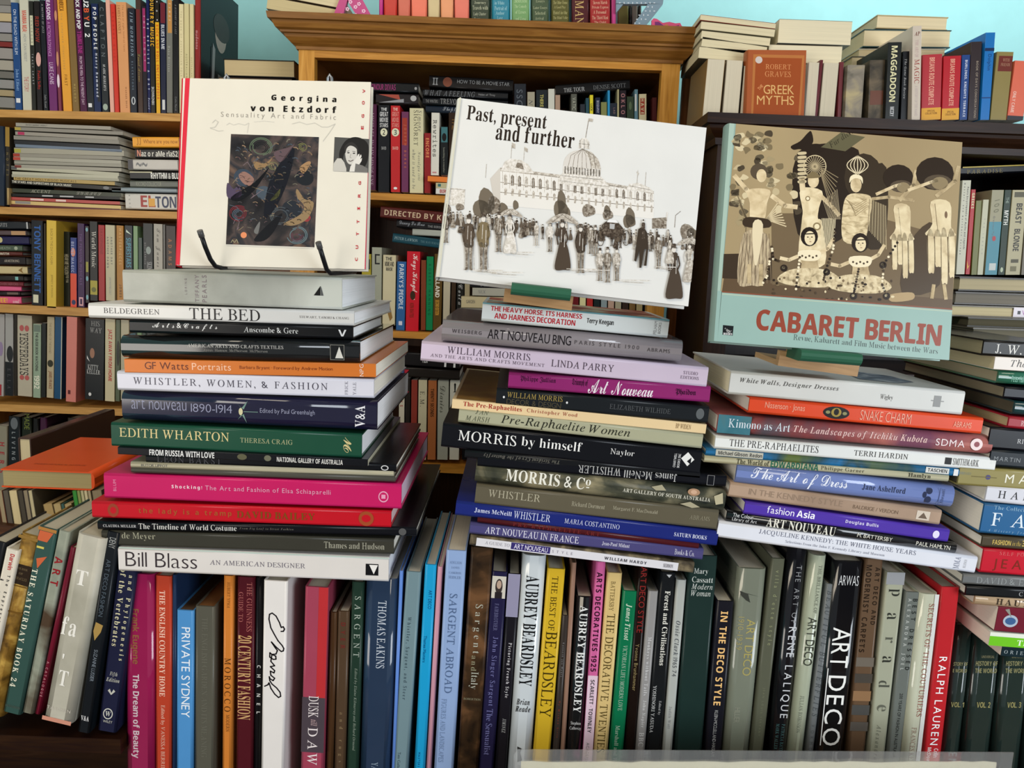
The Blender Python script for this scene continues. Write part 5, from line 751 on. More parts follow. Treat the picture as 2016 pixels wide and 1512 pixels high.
# ================================================================ right stack
side_top = lambda root, items: side_art(root, max(v.co.z for v in [c for c in root.children if c.name.startswith('cover')][0].data.vertices), items)
side_top(mid[0], [([(.004, .004), (.205, .004), (.205, .146), (.004, .146)], 'N:7c2f28,a8584a,c9b898,5f8088:26')])
side_top(mid[5], [([(.004, .004), (.29, .004), (.29, .26), (.004, .26)], 'N:5a2c1e,8a6a30,6a3a2a:9')])
SR = 'art books in the right front stack'
rgt = rows(H, [
 ((1437,729,777,1897,770,818),'d2d1cb','thick white book with small spaced italic title',[('White Walls, Designer Dresses',1456,1650,.5,.75,'55534f','I'),('Wigley',1733,1758,.32,.58,'55534f','r'),('#R',1838,1852,.25,.72,'8d8d8a'),('#R',1833,1858,.48,.52,'8d8d8a')],dict(d=.2,k='h',pg='dfd6b5')),
 ((1475,781,813,1934,822,856),'dd4a26','orange red book with oval emblem',[('Nissenson · Jonas',1506,1584,.3,.78,'eda58a','s'),('#E',1620,1672,.12,.88,'18130f'),('#E',1636,1656,.25,.8,'a38a3c'),('#E',1641,1651,.35,.75,'18130f'),('#E',1625,1634,.4,.6,'8d8a5c'),('#E',1658,1667,.4,.6,'8d8a5c'),('SNAKE CHARM',1693,1793,.22,.82,'efb096','t'),('ABRAMS',1877,1912,.3,.65,'eda58a','s')],dict(k='h',d=.24)),
 ((1413,815,852,1954,860,897),'N:2f5f6b,8d4a4c,b06a60,7a4a5c:7','marbled teal and rose kimono book',[('#R',1413,1478,0,1,'N:2f6470,3f7480,55706c:30'),('Kimono as Art',1434,1555,.35,.82,'d3dbe0','r'),('The Landscapes of Itchiku Kubota',1562,1825,.28,.75,'e0b9b2','I'),('SDMA',1842,1899,.3,.68,'ecd9d8','s'),('#E',1910,1934,.2,.85,'ead5d3'),('#E',1917,1928,.38,.68,'8d4a50')],dict(k='r',d=.28)),
 ((1408,858,883,1960,900,930),'dfe0dc','white book with black condensed serif capitals',[('THE PRE-RAPHAELITES',1436,1611,.3,.82,'1f1f1f','r'),('TERRI HARDIN',1681,1787,.35,.75,'2b2b2b','r'),('#R',1860,1873,.25,.75,'222'),('SMITHMARK',1876,1927,.25,.75,'333','r')],dict(d=.28,k='h',pg='ddd3b3')),
 ((1390,882,897,1912,925,941),'N:1c2430,1f6a9c,2a4a55,5a6a3a:16','thin book with bright blue painted spine',[('#R',1409,1502,.15,.95,'b5b3a5'),('Michael Gibson: Redon',1414,1500,.3,.8,'333','b'),('#R',1822,1868,.2,.95,'cfcfc9'),('TASCHEN',1826,1864,.35,.8,'222','b'),('#R',1877,1886,.1,.95,'ddd')],dict(k='h',d=.27)),
 ((1387,897,910,1868,934,950),'b0ab8d','cream edwardian book with green capitals',[('The World of',1450,1514,.2,.9,'3a3828','R'),('EDWARDIANA',1517,1611,.1,1.0,'1f5f4a','B'),('Philippe Garner',1616,1701,.2,.85,'4a4736','r'),('Hamlyn',1788,1832,.15,.85,'3a3828','R')],dict(d=.26)),
 ((1450,913,951,1878,956,1005),'6f80b5','periwinkle blue book with ornate white title',[('The Art of Dress',1478,1668,.15,.9,'e0e3ee','c'),('Jane Ashelford',1697,1782,.4,.7,'28304c','R'),('#E',1816,1824,.35,.65,'222a48'),('#E',1822,1834,.55,.85,'222a48'),('#E',1822,1834,.15,.45,'222a48'),('#R',1848,1849,.1,.9,'3a4468'),('Abrams',1852,1858,.15,.85,'28304c','r',90)],dict(k='r',d=.24)),
 ((1436,950,977,1852,1003,1036),'N:8a7360,b09680,d3bda8:4','beige sepia book with faint capitals',[('IN THE KENNEDY STYLE',1474,1658,.35,.75,'8f7a68','s'),('BALDRIGE / VERDON',1679,1768,.35,.6,'75604f','s'),('#R',1804,1830,.2,.8,'cfc2b2'),('#P',[(1808,.3),(1817,.7),(1826,.3)],'6a5a4c')],dict(d=.25)),
 ((1466,988,1011,1868,1041,1070),'4f36a0','vivid purple book with white sans title',[('fashion',1510,1563,.35,.9,'e6e2f2','s'),('Asia',1568,1603,.35,.9,'eeebf7','b'),('Douglas Bullis',1664,1729,.35,.68,'d9d3ee','b'),('#E',1836,1849,.2,.8,'e0daf0')],dict(k='h',d=.25)),
 ((1431,1006,1027,1883,1069,1094),'17181a','black book with cream nouveau capitals',[('The Colour',1442,1482,.55,.9,'ccc','s'),('Library of Art',1442,1490,.15,.5,'ccc','s'),('ART NOUVEAU',1509,1644,.12,.9,'dcd9cc','R'),('M. BATTERSBY',1687,1756,.35,.7,'dcd9cc','s'),('PAUL HAMLYN',1803,1870,.35,.72,'dcd9cc','s')],dict(k='r',d=.25)),
 ((1413,1026,1057,1922,1095,1131),'d8dae2','long white book with grey blue serif title',[('JACQUELINE KENNEDY: THE WHITE HOUSE YEARS',1493,1801,.52,.86,'555a6e','r'),('Selections from the John F. Kennedy Library and Museum',1547,1742,.22,.42,'8d91a0','r'),('MMA',1878,1889,.15,.85,'666b80','r',90),('BULFINCH',1897,1902,.25,.75,'888','r',90)],dict(d=.28)),
], '!in the right front stack', FY, .25, 'h', SR)
side_top(rgt[0], [([(.16, .03), (.2, .02), (.235, .05), (.23, .1), (.19, .12), (.165, .08)], 'N:3a4450,6a7480,a9aeb0:40')])
# ================================================================ far right stack (cut by the frame edge)
SF = 'books in the far right stack cut by the frame'
rows(H, [
 ((1888,545,572,2075,549,578),'3c3832','dark boarded book with cream pages',[],dict(back=1,Y=1.12,pg='b5a888')),
 ((1880,574,598,2080,580,606),'55504a','brown grey book with grey pages',[],dict(back=1,Y=1.12,pg='7d776c')),
 ((1870,600,622,2080,606,630),'6a6356','book with white printed label',[('#R',1995,2080,.1,.95,'ddd5dc'),('#R',2003,2009,.35,.65,'1d1d22'),('V',2012,2019,.3,.7,'a04a9c','s')],dict(back=1,Y=1.12,pg='c9bb94')),
 ((1905,624,643,2080,630,650),'3a3730','dark grey boarded book',[],dict(back=1,Y=1.1,pg='55503f')),
 ((1915,645,664,2080,650,670),'5d594e','stone coloured lying book',[],dict(back=1,Y=1.08,pg='6d6858')),
 ((1936,668,700,2110,678,712),'22211f','black book with two spaced initials',[('J.',1960,1972,.2,.75,'d5d3cc','r'),('W.',1983,2012,.2,.75,'d5d3cc','r')],dict(pg='a89c7c')),
 ((1958,702,727,2110,710,738),'ddd5cc','pinkish white book with italic title',[('The',1990,2020,.3,.85,'2a2826','i')],dict(k='p',pg='cfc29c')),
 ((1966,729,755,2110,738,766),'2f6a55','green cloth book',[('Peter Hall',1992,2016,.2,.7,'5a9a80','b')],dict(k='r',pg='a39a80')),
 ((1978,760,785,2110,770,796),'14151c','black hardback',[],dict(pg='857d68')),
 ((1998,790,816,2110,798,828),'23454a','dark teal book end',[],dict(k='r',pg='5c5648')),
 ((1986,820,842,2110,830,856),'9a2230','crimson book',[('R',2010,2016,.3,.7,'e6b9b9','r')],dict(pg='b9a27c')),
 ((1948,840,884,2110,852,898),'15161b','thick black book with white capitals',[('RICHARD',2003,2060,.35,.55,'c9c9c9','r')],dict()),
 ((1950,884,918,2110,896,932),'1e2429','charcoal book with thin grey capitals',[('MARTIN WOODS',1957,2070,.35,.6,'85898c','s')],dict()),
 ((1888,918,955,2110,932,972),'8d8350','olive gold book with white capitals',[('MARI',1979,2060,.3,.75,'e3e0cf','s'),('#E',1940,1950,.4,.65,'4a4674'),('#R',1912,1962,.5,.54,'6a5f34')],dict(k='h',pg='55503f')),
 ((1942,955,988,2110,970,1005),'cfcfd6','white book with black serif capitals',[('HAPPY',1965,2070,.3,.75,'1d1d1f','r')],dict()),
 ((1934,990,1050,2110,1004,1066),'2a5f8d','thick blue book with large white capitals',[('FASH',1952,2100,.28,.72,'d9e3ea','r'),('The Collection',1953,2030,.82,.95,'8ab0c9','r'),('A History from',1948,2030,.06,.17,'8ab0c9','i')],dict()),
 ((1934,1054,1077,2110,1066,1090),'4a4233','brown book with yellow title',[('FASHION',1954,1990,.3,.7,'c9ae5c','b'),('in the',1993,2010,.3,.7,'c9ae5c','i'),('30s',2012,2030,.3,.8,'c9ae5c','b')],dict()),
 ((1934,1079,1128,2110,1092,1142),'bd1f30','red book with brown capitals',[('JEANS',1956,2060,.12,.62,'7a2a1c','s'),('SELF PORTRAIT',1965,2060,.78,.92,'d96a6a','r')],dict()),
 ((1896,1130,1150,2110,1142,1164),'6a6c6c','silver grey book',[('DAVID & ELIZA',1922,2060,.2,.8,'8d9090','r')],dict()),
 ((1902,1152,1174,2110,1166,1186),'1a1b1c','black book with one grey capital',[('COUT',2006,2060,.3,.7,'aaa','r')],dict()),
 ((1920,1170,1192,2110,1186,1210),'b39a7c','tan book with dark capitals',[('HAUTE',1961,2040,.25,.8,'3a2f24','R')],dict(k='r')),
 ((1962,1194,1242,2110,1206,1256),'6d2230','claret book with blue ornament',[('#E',1975,2004,.2,.7,'a9b5c2'),('#E',1979,2000,.3,.6,'3f5f8c'),('#P',[(1975,.9),(1990,.6),(1983,.95)],'8a8a80')],dict(k='p')),
 ((1948,1244,1270,2110,1256,1284),'dfe3d5','white topped lime green book',[('#R',1948,2110,0,.7,'6fbf2a'),('THE',2003,2040,.15,.55,'e6f0da','R')],dict(k='p')),
 ((1972,1272,1292,2110,1284,1304),'1b2a30','dark slate book',[('ORIENTAL',1977,2060,.3,.65,'a9b3b5','r')],dict(k='p')),
], '!in the far right stack', FY, .24, 'h', SF)
# ================================================================ leaning books at lower left
GL = 'books leaning on the ledge at lower left'
rows(V, [
 ((-16,10,1066,-95,-62,1410),'1b1d22','black book',[]),
 ((12,36,1082,-62,-34,1414),'d3cbbb','white book with red and black lettering',[('Darwin',1090,1120,.45,.8,'b5272c','b'),('The Expression of the',1130,1290,.5,.8,'2a2a2a','b'),('in man',1140,1290,.1,.35,'2a2a2a','b')],dict(dy=-.006)),
 ((38,76,1054,-36,4,1410),'N:4a3418,8a682c,b8964a:50','gold tooled leather book',[('#R',1110,1148,.03,.97,'2c221a'),('THE BOOK',1116,1120,.25,.8,'77664a','r',90),('OF',1125,1129,.4,.6,'77664a','r',90),('MIRACLES',1134,1139,.2,.85,'77664a','r',90),('#R',1056,1062,0,1,'8a6a34'),('#R',1150,1152,0,1,'6a4c20'),('#R',1200,1203,0,1,'6a4c20')],dict(k='r')),
 ((77,112,1040,4,42,1404),'34504a','dark green annual with orange triangles',[('#P',[(1047,.1),(1047,.85),(1066,.6),(1066,.05)],'c2603c'),('#P',[(1092,.75),(1100,.2),(1118,.35)],'c2603c'),('#P',[(1076,.1),(1076,.5),(1080,.5),(1080,.1)],'c9b95a'),('THE SATURDAY BOOK 24',1120,1352,.1,.42,'e0ddc6','R'),('HUTCHINSON',1388,1393,.1,.9,'4a5a52','b',90),('#R',1040,1046,0,1,'a8743a')],dict(k='h')),
 ((114,138,1046,44,64,1404),'N:6d7468,8f9484,4a3a2c:14','grey green torn jacket book with red deco letters',[('ART',1095,1150,.2,.9,'8a2026','B')],dict(k='h')),
 ((139,148,1078,66,80,1406),'6a1a2c','narrow claret book',[('A CATALOGUE',1300,1370,.3,.7,'c98d94','s')]),
 ((150,208,1056,80,142,1422),'N:8f8c7c,b9b5a6,d3cdbf:5','marbled white glass book with large pale letters',[('T',1122,1150,.25,.65,'e6e3da','R',90),('fa',1214,1250,.1,.6,'e6e3da','R',90),("'",1286,1296,.3,.36,'e6e3da','R',90),('T',1318,1348,.3,.62,'e6e3da','R',90),('TASCHEN',1392,1398,.1,.9,'c9c2b6','s',90),('#R',1414,1422,0,1,'c98d78')],dict(k='r',dy=-.01)),
 ((212,234,1048,150,178,1442),'191d21','black deco fashion book',[('DENY',1058,1078,.3,.8,'9a9c9a','s'),('ART DECO FASHION',1100,1210,.3,.65,'4f5a64','s'),('#P',[(1222,.2),(1226,.8),(1240,.7),(1258,.3),(1240,.1)],'a3864c'),('SUZANNE LUSSIER',1275,1338,.4,.7,'77808a','s'),('V&A',1408,1418,.15,.8,'e0e0e0','R',90)],dict(k='h',dy=-.004)),
 ((240,264,1100,184,236,1440),'20233a','navy book with cream serif words',[('of the Vertebrates',1120,1270,.2,.5,'cfc9a5','R'),('and Phylogenesis',1130,1296,.6,.9,'cfc9a5','R'),('Fifth',1320,1330,.3,.7,'b9b9b0','I',90),('Edition',1332,1340,.15,.85,'b9b9b0','I',90),('#P',[(1358,.3),(1354,.4),(1362,.5),(1354,.6),(1358,.7),(1366,.5)],'b9b9b0'),('#E',1393,1415,.2,.72,'c9c9c0'),('#E',1395,1413,.25,.67,'20233a'),('W',1399,1409,.32,.6,'c9c9c0','R',90),('WILEY',1417,1422,.25,.75,'b9b9b0','s',90)],dict(dy=.004)),
], '!leaning at lower left', FY + .002, .11, 'h', GL, pg='b5ab94')
# shelf behind with small page-out books, orange book and brown book
bs = empty('bookshelf', Matrix.Translation((P(60,1050,1.12).x, 1.12, 0)), 'small dark wood shelf of thin books behind the leaning books', 'bookshelf')
a, b = P(-60, 1026, 1.09), P(300, 1068, 1.09)
m = MB(); dz, dY = Vector((0, 0, -.022)), Vector((0, .24, 0)); m.hexa([a + dz, b + dz, b, a, a + dz + dY, b + dz + dY, b + dY, a + dY], 'W:3a2214,4a2c1a,5a3820'); child(m, 'shelf', bs)
m = MB(); m.box((a.x, 1.10, 0), (b.x, 1.36, min(a.z, b.z) - .022), WD); child(m, 'plinth', bs)
thin = [(-6,4,'6a3a2c','9a8a6c','rust'),(5,16,'3f3a34','5a5248','charcoal'),(17,33,'8a7c5c','cdbb8f','tan paged'),(34,44,'3a342e','4a443a','dark grey'),(45,54,'5a5048','8d8068','brown grey'),(55,63,'77705c','bdb08a','pale paged'),
        (84,103,'6d5a3a','a88f60','ochre paged'),(104,119,'7a6846','b09a6c','sand paged'),(120,125,'3f5f58','3f5f58','teal edged'),(126,141,'6d5c3c','a8946a','buff paged'),(142,150,'2f7a32','3f8a3c','bright green'),(151,157,'77824a','8a9458','moss green'),(158,164,'9a9470','bab28a','pale olive'),(165,171,'b5a882','cbbf98','cream'),(172,178,'8a7c5c','a8987a','drab'),(180,200,'55493a','8a7c62','grey brown')]
rows(V, [((x0, x1, 966 if x0 < 80 or x0 > 140 else 992, x0 + 14, x1 + 14, 1052), c, w + ' thin upright book', [], dict(back=1, pg=pgc, k='p')) for x0, x1, c, pgc, w in thin],
     'from the left under the orange book', 1.10, .12, 'p', 'thin books under the orange book')
rows(H, [((2,930,965,186,932,965),'dd5522','worn bright orange cloth book lying flat',[],dict(back=0,pg='a89a70',yaw=0))], 'of its small shelf', 1.12, .3, 'h', 'single') if False else None
Ma = P(4, 966, 1.10); Mb2 = P(187, 966, 1.10); TT = (P(187, 930, 1.10) - P(187, 966, 1.10)).length
X2 = Vector((0, 1, 0)); M2 = Matrix((Vector((0, 1, 0)), Vector((-1, 0, 0)), Vector((0, 0, 1)))).transposed().to_4x4(); M2.translation = Mb2
ob = make_book(M2, .21, TT, (Mb2 - Ma).length, 'd9501f', [], lambda s: s, 'r', 'a39468', False, 'worn bright orange cloth book lying flat left of the front stack', None)
d = MB(); put_text(d, 'ENGLISH HISTORICAL INSTITUTE', 's', (0, .075, 0, .006), 0, lambda u, v: (.03 + v, .085 - u + .02, TT + .0004), '9a3a18'); d.build('cover_lettering', ob)
A1, A2 = P(60, 940, 1.26), P(226, 905, 1.52); hh = (P(60, 864, 1.26) - P(60, 945, 1.26)).length
Xd = (A2 - A1); Xd.z = 0; Ld = Xd.length; Xd.normalize(); Yl = Vector((0, 0, -1)); Zl = Xd.cross(Yl)
M3 = Matrix((Xd, Yl, Zl)).transposed().to_4x4(); tp_ = P(60, 862, 1.26); M3.translation = tp_ + Zl * -.0
bb = make_book(M3, Ld, .021, hh + .06, '43302a', [], lambda s: s, 'h', 'c9bb96', False, 'tall dark brown boarded book standing spine up behind the orange book', None)
# ================================================================ face-out books on stands
ge, M1 = cover_book('display_book', P(348, 522, .83), P(720, 530, .83), P(371, 154, .865), .016, 'd6d1c3', 'square white book with dark fabric picture on black wire stand', 'c92a38')
A = Art(M1)
A.poly([(365,152),(374,153),(354,522),(346,521)], 'cf3040'); A.poly([(731,163),(734,163),(721,530),(718,530)], 'b8304c')
for t, x0, x1, y in [('G e o r g i n a', 534, 661, 203), ('v o n   E t z d o r f', 493, 661, 221)]:
    A.text(t, x0, y - 2, x1, y + 2, 15 if 'g' in t else 13, '1c1916', 'B'); A.text(t, x0 + 1.2, y - 2.3, x1 + 1.2, y + 1.7, 15 if 'g' in t else 13, '1c1916', 'B')
A.text('S e n s u a l i t y   A r t   a n d   F a b r i c', 435, 233, 661, 239, 13, '8d887e', 't')
A.line([(418,242),(424,236),(430,240),(424,250),(414,252),(430,258),(440,257)], 1.3, 'c3bfb4'); A.line([(446,246),(452,242),(460,246),(470,243),(482,246),(490,242),(487,262)], 1.2, 'cbc7bc')
A.line([(500,240),(520,238),(540,240)], 1.1, 'cfcbc0'); A.line([(575,244),(590,240),(604,245),(620,242),(634,250),(646,250),(660,244),(648,262),(636,278)], 1.2, 'c3bfb4')
fab = 'N:141416,202023,2c2a2b,4d423f,262a30,6a5548:26'
A.poly([(455,265),(628,270),(617,490),(446,484)], 'c9c5ba'); A.poly([(455,264),(628,270),(619,487),(445,481)], fab)
R = random.Random(11)
A.k += 1
for cx, cy, r, c, sp in [(514,290,22,'5a6a55',1),(515,292,15,'1f2022',1),(470,420,18,'6a2a30',2),(470,422,12,'4a5560',1),(585,463,20,'5c7076',1),(585,466,12,'5a3a44',1),(595,290,9,'6a6a44',1),(602,428,10,'8a3a3c',0),(537,328,10,'6a6a4c',1),(520,380,16,'46505a',0),(575,412,20,'2a2e34',0),(600,350,18,'23262a',0),(480,350,20,'3a4450',0),(552,425,20,'4a5054',1)]:
    if sp == 0: A.e(cx, cy, r, r * .85, c, 20)
    else:
        for q in range(2 + sp):
            rr = r - q * 3; n = 14; st = R.uniform(0, 6); A.line([(cx + rr * math.cos(st + k * .33), cy + rr * .85 * math.sin(st + k * .33)) for k in range(n)], 1.6, c)
A.k += 2
for pts, c in [([(470,345),(482,338),(500,352),(492,366),(478,360)], '8a6a60'),([(500,318),(520,322),(536,312),(522,330),(505,334)], '8a7050'),([(590,330),(606,318),(612,322),(598,342)], '9a7a58'),([(585,372),(600,392),(618,400),(606,430),(580,444),(560,440),(592,422),(598,404),(584,388)], '8a7456'),([(540,300),(570,290),(580,284),(560,314),(548,318)], '5c4c50'),
               ([(448,360),(460,372),(470,366),(476,384),(460,392),(447,386)], '4f4458'),([(530,360),(560,310),(580,290),(572,340),(548,400),(520,430)], '1c1e24'),([(500,472),(530,440),(556,420),(540,455),(520,474)], '1b1c1f'),([(455,388),(500,360),(530,330),(500,376),(470,396)], '17181b'),([(500,455),(512,436),(508,460)], '6a6a68'),([(540,385),(552,372),(548,388),(532,396)], '77794c')]: A.blob(pts, c, 0)
for k in range(170):
    bx, by = R.choice([(480,355),(520,330),(470,370),(590,335),(600,400),(570,440),(520,405),(500,425),(560,300),(540,350),(600,300),(470,300)]); x, y = min(606, max(464, R.gauss(bx, 16))), min(470, max(280, R.gauss(by, 14))); a_ = R.uniform(-1.2, .4); l_ = R.uniform(4, 14)
    A.line([(x, y), (x + l_ * .5 * math.cos(a_), y + l_ * .5 * math.sin(a_) + 1), (x + l_ * .8 * math.cos(a_ + .3), y + l_ * .8 * math.sin(a_ + .3) + 2)], R.uniform(.7, 2.2), R.choice(['5d5448', '7a6450', '46505a', '5c4a4c', '3c3a3c', '8a735c', '33383e', '6d6a5c', '2a2a2e', '1c1c20']))
for k in range(26):
    x, y = R.uniform(458, 612), R.uniform(280, 470); A.line([(x, y), (x + R.uniform(-12, 12), y + R.uniform(-9, 9)), (x + R.uniform(-18, 18), y + R.uniform(-12, 12))], .9, R.choice(['6d6a5c', '8a7a60', '55606a', '7a6a70']))
A.k += 1; A.e(480, 463, 6, 6, 'd9895f'); A.line([(455,478),(458,472),(462,478),(466,471),(469,479)], 1.2, '9a9474')
# portrait of a woman resting her cheek on her hand
A.k += 1; A.poly([(659,270),(728,274),(726,340),(656,337)], '4d4d4b')
A.blob([(682,276),(700,270),(718,276),(726,290),(724,316),(716,330),(704,326),(700,300),(680,300),(674,318),(668,310),(670,294)], '262524')
A.blob([(681,290),(690,283),(700,286),(703,300),(701,316),(692,324),(684,320),(680,306)], 'bfbcb5')
A.blob([(679,288),(692,280),(703,288),(706,300),(700,291),(690,287),(683,292),(680,302)], '333130')
A.k += 1; A.e(686, 301, 2.6, 1.2, '333'); A.e(697, 302, 2.6, 1.2, '333'); A.line([(691,303),(689,310),(692,311)], .9, '8d8a84'); A.line([(686,316),(690,318),(696,315)], 1.4, '4a3c3a'); A.line([(683,298),(688,297)], .9, '333'); A.line([(694,298),(700,299)], .9, '333')
A.poly([(696,318),(701,312),(705,304),(708,303),(707,309),(711,304),(712,308),(709,314),(713,311),(712,317),(705,328),(698,338),(688,338),(690,328)], 'cfccc5'); A.poly([(656,337),(657,322),(664,312),(672,312),(678,320),(682,332),(682,338)], 'b9b6ae'); A.poly([(700,322),(714,326),(724,332),(724,340),(698,339)], '6d6b68')
for i, y in enumerate([180, 203, 229, 252]): A.text('VOGE'[i], 719 - i * 1.0, y + 3, 719 - i, y - 4, 5, 'b8343c', 'b')
for i, y in enumerate([361, 386, 411, 437, 461, 487, 511]): A.text('GRITTUC'[i], 711 - i * 1.1, y + 3, 711 - i * 1.1, y - 4, 5, 'b8343c', 'b')
A.done('cover_print', ge)
ws = empty('wire_book_stand', Matrix.Translation(P(540, 535, .86)), 'black wire easel hooks holding the square white book', 'book stand')
for pts, in [([(395,459),(404,486),(414,510),(424,524),(434,527)],), ([(628,482),(636,508),(643,530),(650,538),(660,538)],)]:
    hooks = [P(x, y, .805 + .006 * i) for i, (x, y) in enumerate(pts)]; last = hooks[-1]; c = MB()
    c.tube(hooks + [Vector((last.x, .90, last.z)), Vector((last.x, .93, last.z))], .0024, '1b1c1e~.3'); hk = child(c, 'wire_hook', ws)
    c = MB(); h0 = hooks[0]; dr = (hooks[0] - hooks[1]).normalized(); c.tube([h0 - dr * .004, h0 + dr * .003], .003, '4a4a4a'); tp = child(c, 'rubber_tip', ws); tp.parent = hk
for x in (446, 649):
    c = MB(); p0, p1, p2 = P(x - 4, 168, .925), P(x, 147, .925), P(x + 5, 168, .925); base = P(x, 538, .935)
    c.tube([p0 + Vector((0, 0, -.15)), p0, (p0 + p1) / 2 + Vector((-.0008, 0, .002)), p1, (p1 + p2) / 2 + Vector((.0008, 0, .002)), p2, Vector((p2.x, .97, base.z + .004))], .0016, 'M:8d8f92'); child(c, 'wire_loop', ws)
# tilted engraving book
pp, M4 = cover_book('display_book', P(862, 545, .835), P(1355, 603, .835), P(905, 193, .875), .022, 'd3d3d0', 'wide white book with engraving of a domed building, tilted on stand', 'dfe0d8')
A = Art(M4); I0, I1, I2, I3 = 'N:2e261f,4a3f35,7a6f62:420', 'N:55493d,7d7366,b0a89c:380', 'N:8a8074,b0a89c,d6d1c8:380', 'N:b0a99e,cec9c0,e2deda:380'
A.text('Past, present', 917, 243, 1074, 262, 36, '2b231d', 'R'); A.text('and further', 975, 275, 1129, 293, 33, '2b231d', 'R')
sl = .115
def BL_(x, y): return (x, y + (x - 1120) * sl)
def bp(pts): return [BL_(*p) for p in pts]
A.poly(bp([(985,345),(1287,356),(1287,412),(985,420)]), 'd9d6d0'); A.poly([(965,352),(985,330),(985,408),(972,392)], 'c3bdb4')
A.poly([(985,330),(1120,346),(1287,376),(1287,382),(1120,352),(985,337)], I2)
for t in (0, .36, .62): A.line([(985,332 + 75 * t),(1287,378 + 50 * t)], 1.3, I1)
A.poly([(868,368),(916,372),(914,408),(868,402)], I3); A.line([(868,370),(916,374)], 1, I2)
for i in range(22):
    f = i / 21; x = 992 + f * 288; yt = 345 + f * 38; h = 19 - f * 4; w = 6.5 - f * 1.5
    A.poly([(x, yt), (x + w / 2, yt - 3), (x + w, yt + 1), (x + w, yt + h), (x, yt + h)], I1 if i % 3 else I2, 0); A.line([(x - 2.5, yt - 8), (x - 2.5, yt + h + 6)], .8, I2)
    A.poly([(x + 1, yt + h + 8), (x + w / 2, yt + h + 5), (x + w, yt + h + 8), (x + w - 1, yt + h + 20), (x + 1, yt + h + 20)], I2, 0)
    A.line([(x + w * .5, yt), (x + w * .5, yt + h)], .8, 'ddd')
A.k += 1
A.poly([(1100,352),(1108,340),(1184,348),(1200,366),(1208,374),(1100,362)], I3); A.line([(1106,346),(1186,354)], 1.2, I1); A.line([(1102,356),(1200,368)], 1, I2)
A.poly([(1109,326),(1183,334),(1182,348),(1108,342)], I3)
for i in range(13): x = 1111 + i * 5.6; A.poly([(x, 327 + i * .6), (x + 3.4, 327.4 + i * .6), (x + 3.2, 342 + i * .5), (x, 341.6 + i * .5)], I1, 0)
A.k += 1; dome = [(1109,326)] + [(1146 - 37 * math.cos(a), 326 - 34 * math.sin(a) + (1 - math.cos(a)) * 3.5) for a in [k * math.pi / 14 for k in range(15)]] + [(1183,334)]
A.poly(dome, 'cbc6bf'); A.poly([(1148,293),(1165,300),(1178,314),(1183,333),(1164,331),(1160,312)], I2)
for k in range(1, 8): xx = 1109 + k * 9.2; A.line([(1147, 293), (1147 + (xx - 1147) * .8, 306), (xx, 328 + (xx - 1109) * .1)], .9, I1)
A.poly([(1139,292),(1141,278),(1146,272),(1154,272),(1160,279),(1161,294)], I3); A.line([(1142,276),(1142,292)], 1.2, I1); A.line([(1150,274),(1150,293)], 1.2, I1); A.line([(1158,278),(1158,293)], 1.2, I1); A.line([(1140,283),(1161,285)], 1, I1)
A.line([(1153,271),(1159,236)], 1, I1); A.poly([(1159,233),(1168,234),(1167,240),(1158,239)], I2)
A.poly([(986,336),(994,318),(1004,313),(1026,315),(1040,324),(1052,342)], I3); A.poly([(1014,330),(1018,320),(1028,322),(1032,334)], I1)
for x, y in [(1006,312),(1031,316),(956,350),(1254,362),(1270,366)]: A.line([(x, y), (x + 2, y - 27)], .7, I2)
A.poly([(1008,281),(1015,284),(1014,293),(1008,291)], I2); A.poly([(1033,289),(1039,293),(1039,300),(1034,298)], I2); A.poly([(1253,338),(1258,341),(1256,346)], I2)
A.poly([(1232,374),(1240,362),(1258,360),(1270,366),(1280,370),(1287,380)], I3); A.line([(1240,366),(1280,374)], .9, I1)
A.k += 1
for cx, cy, rx, ry in [(957,398,17,26),(948,412,20,17),(972,405,14,18),(990,412,10,12),(1105,396,9,20),(1103,412,15,17),(1110,420,13,16),(1158,415,14,12),(1196,423,11,10),(1195,417,7,12),(1240,428,10,18),(1238,436,13,13),(1352,456,15,14),(1362,462,12,12),(1015,404,6,9),(880,412,8,10),(905,408,9,7)]:
    A.poly([(cx + rx * (1 + .16 * math.sin(7 * k)) * math.cos(k * .449), cy + ry * (1 + .14 * math.cos(5 * k)) * math.sin(k * .449)) for k in range(14)], R.choice([I1, '6d6355']), 0)
A.line([(1310,450),(1314,418)], 2.5, I3); A.line([(1328,448),(1330,424),(1340,416)], .8, I1); A.poly([(1284,430),(1312,428),(1312,450),(1284,450)], I1)
A.k += 1
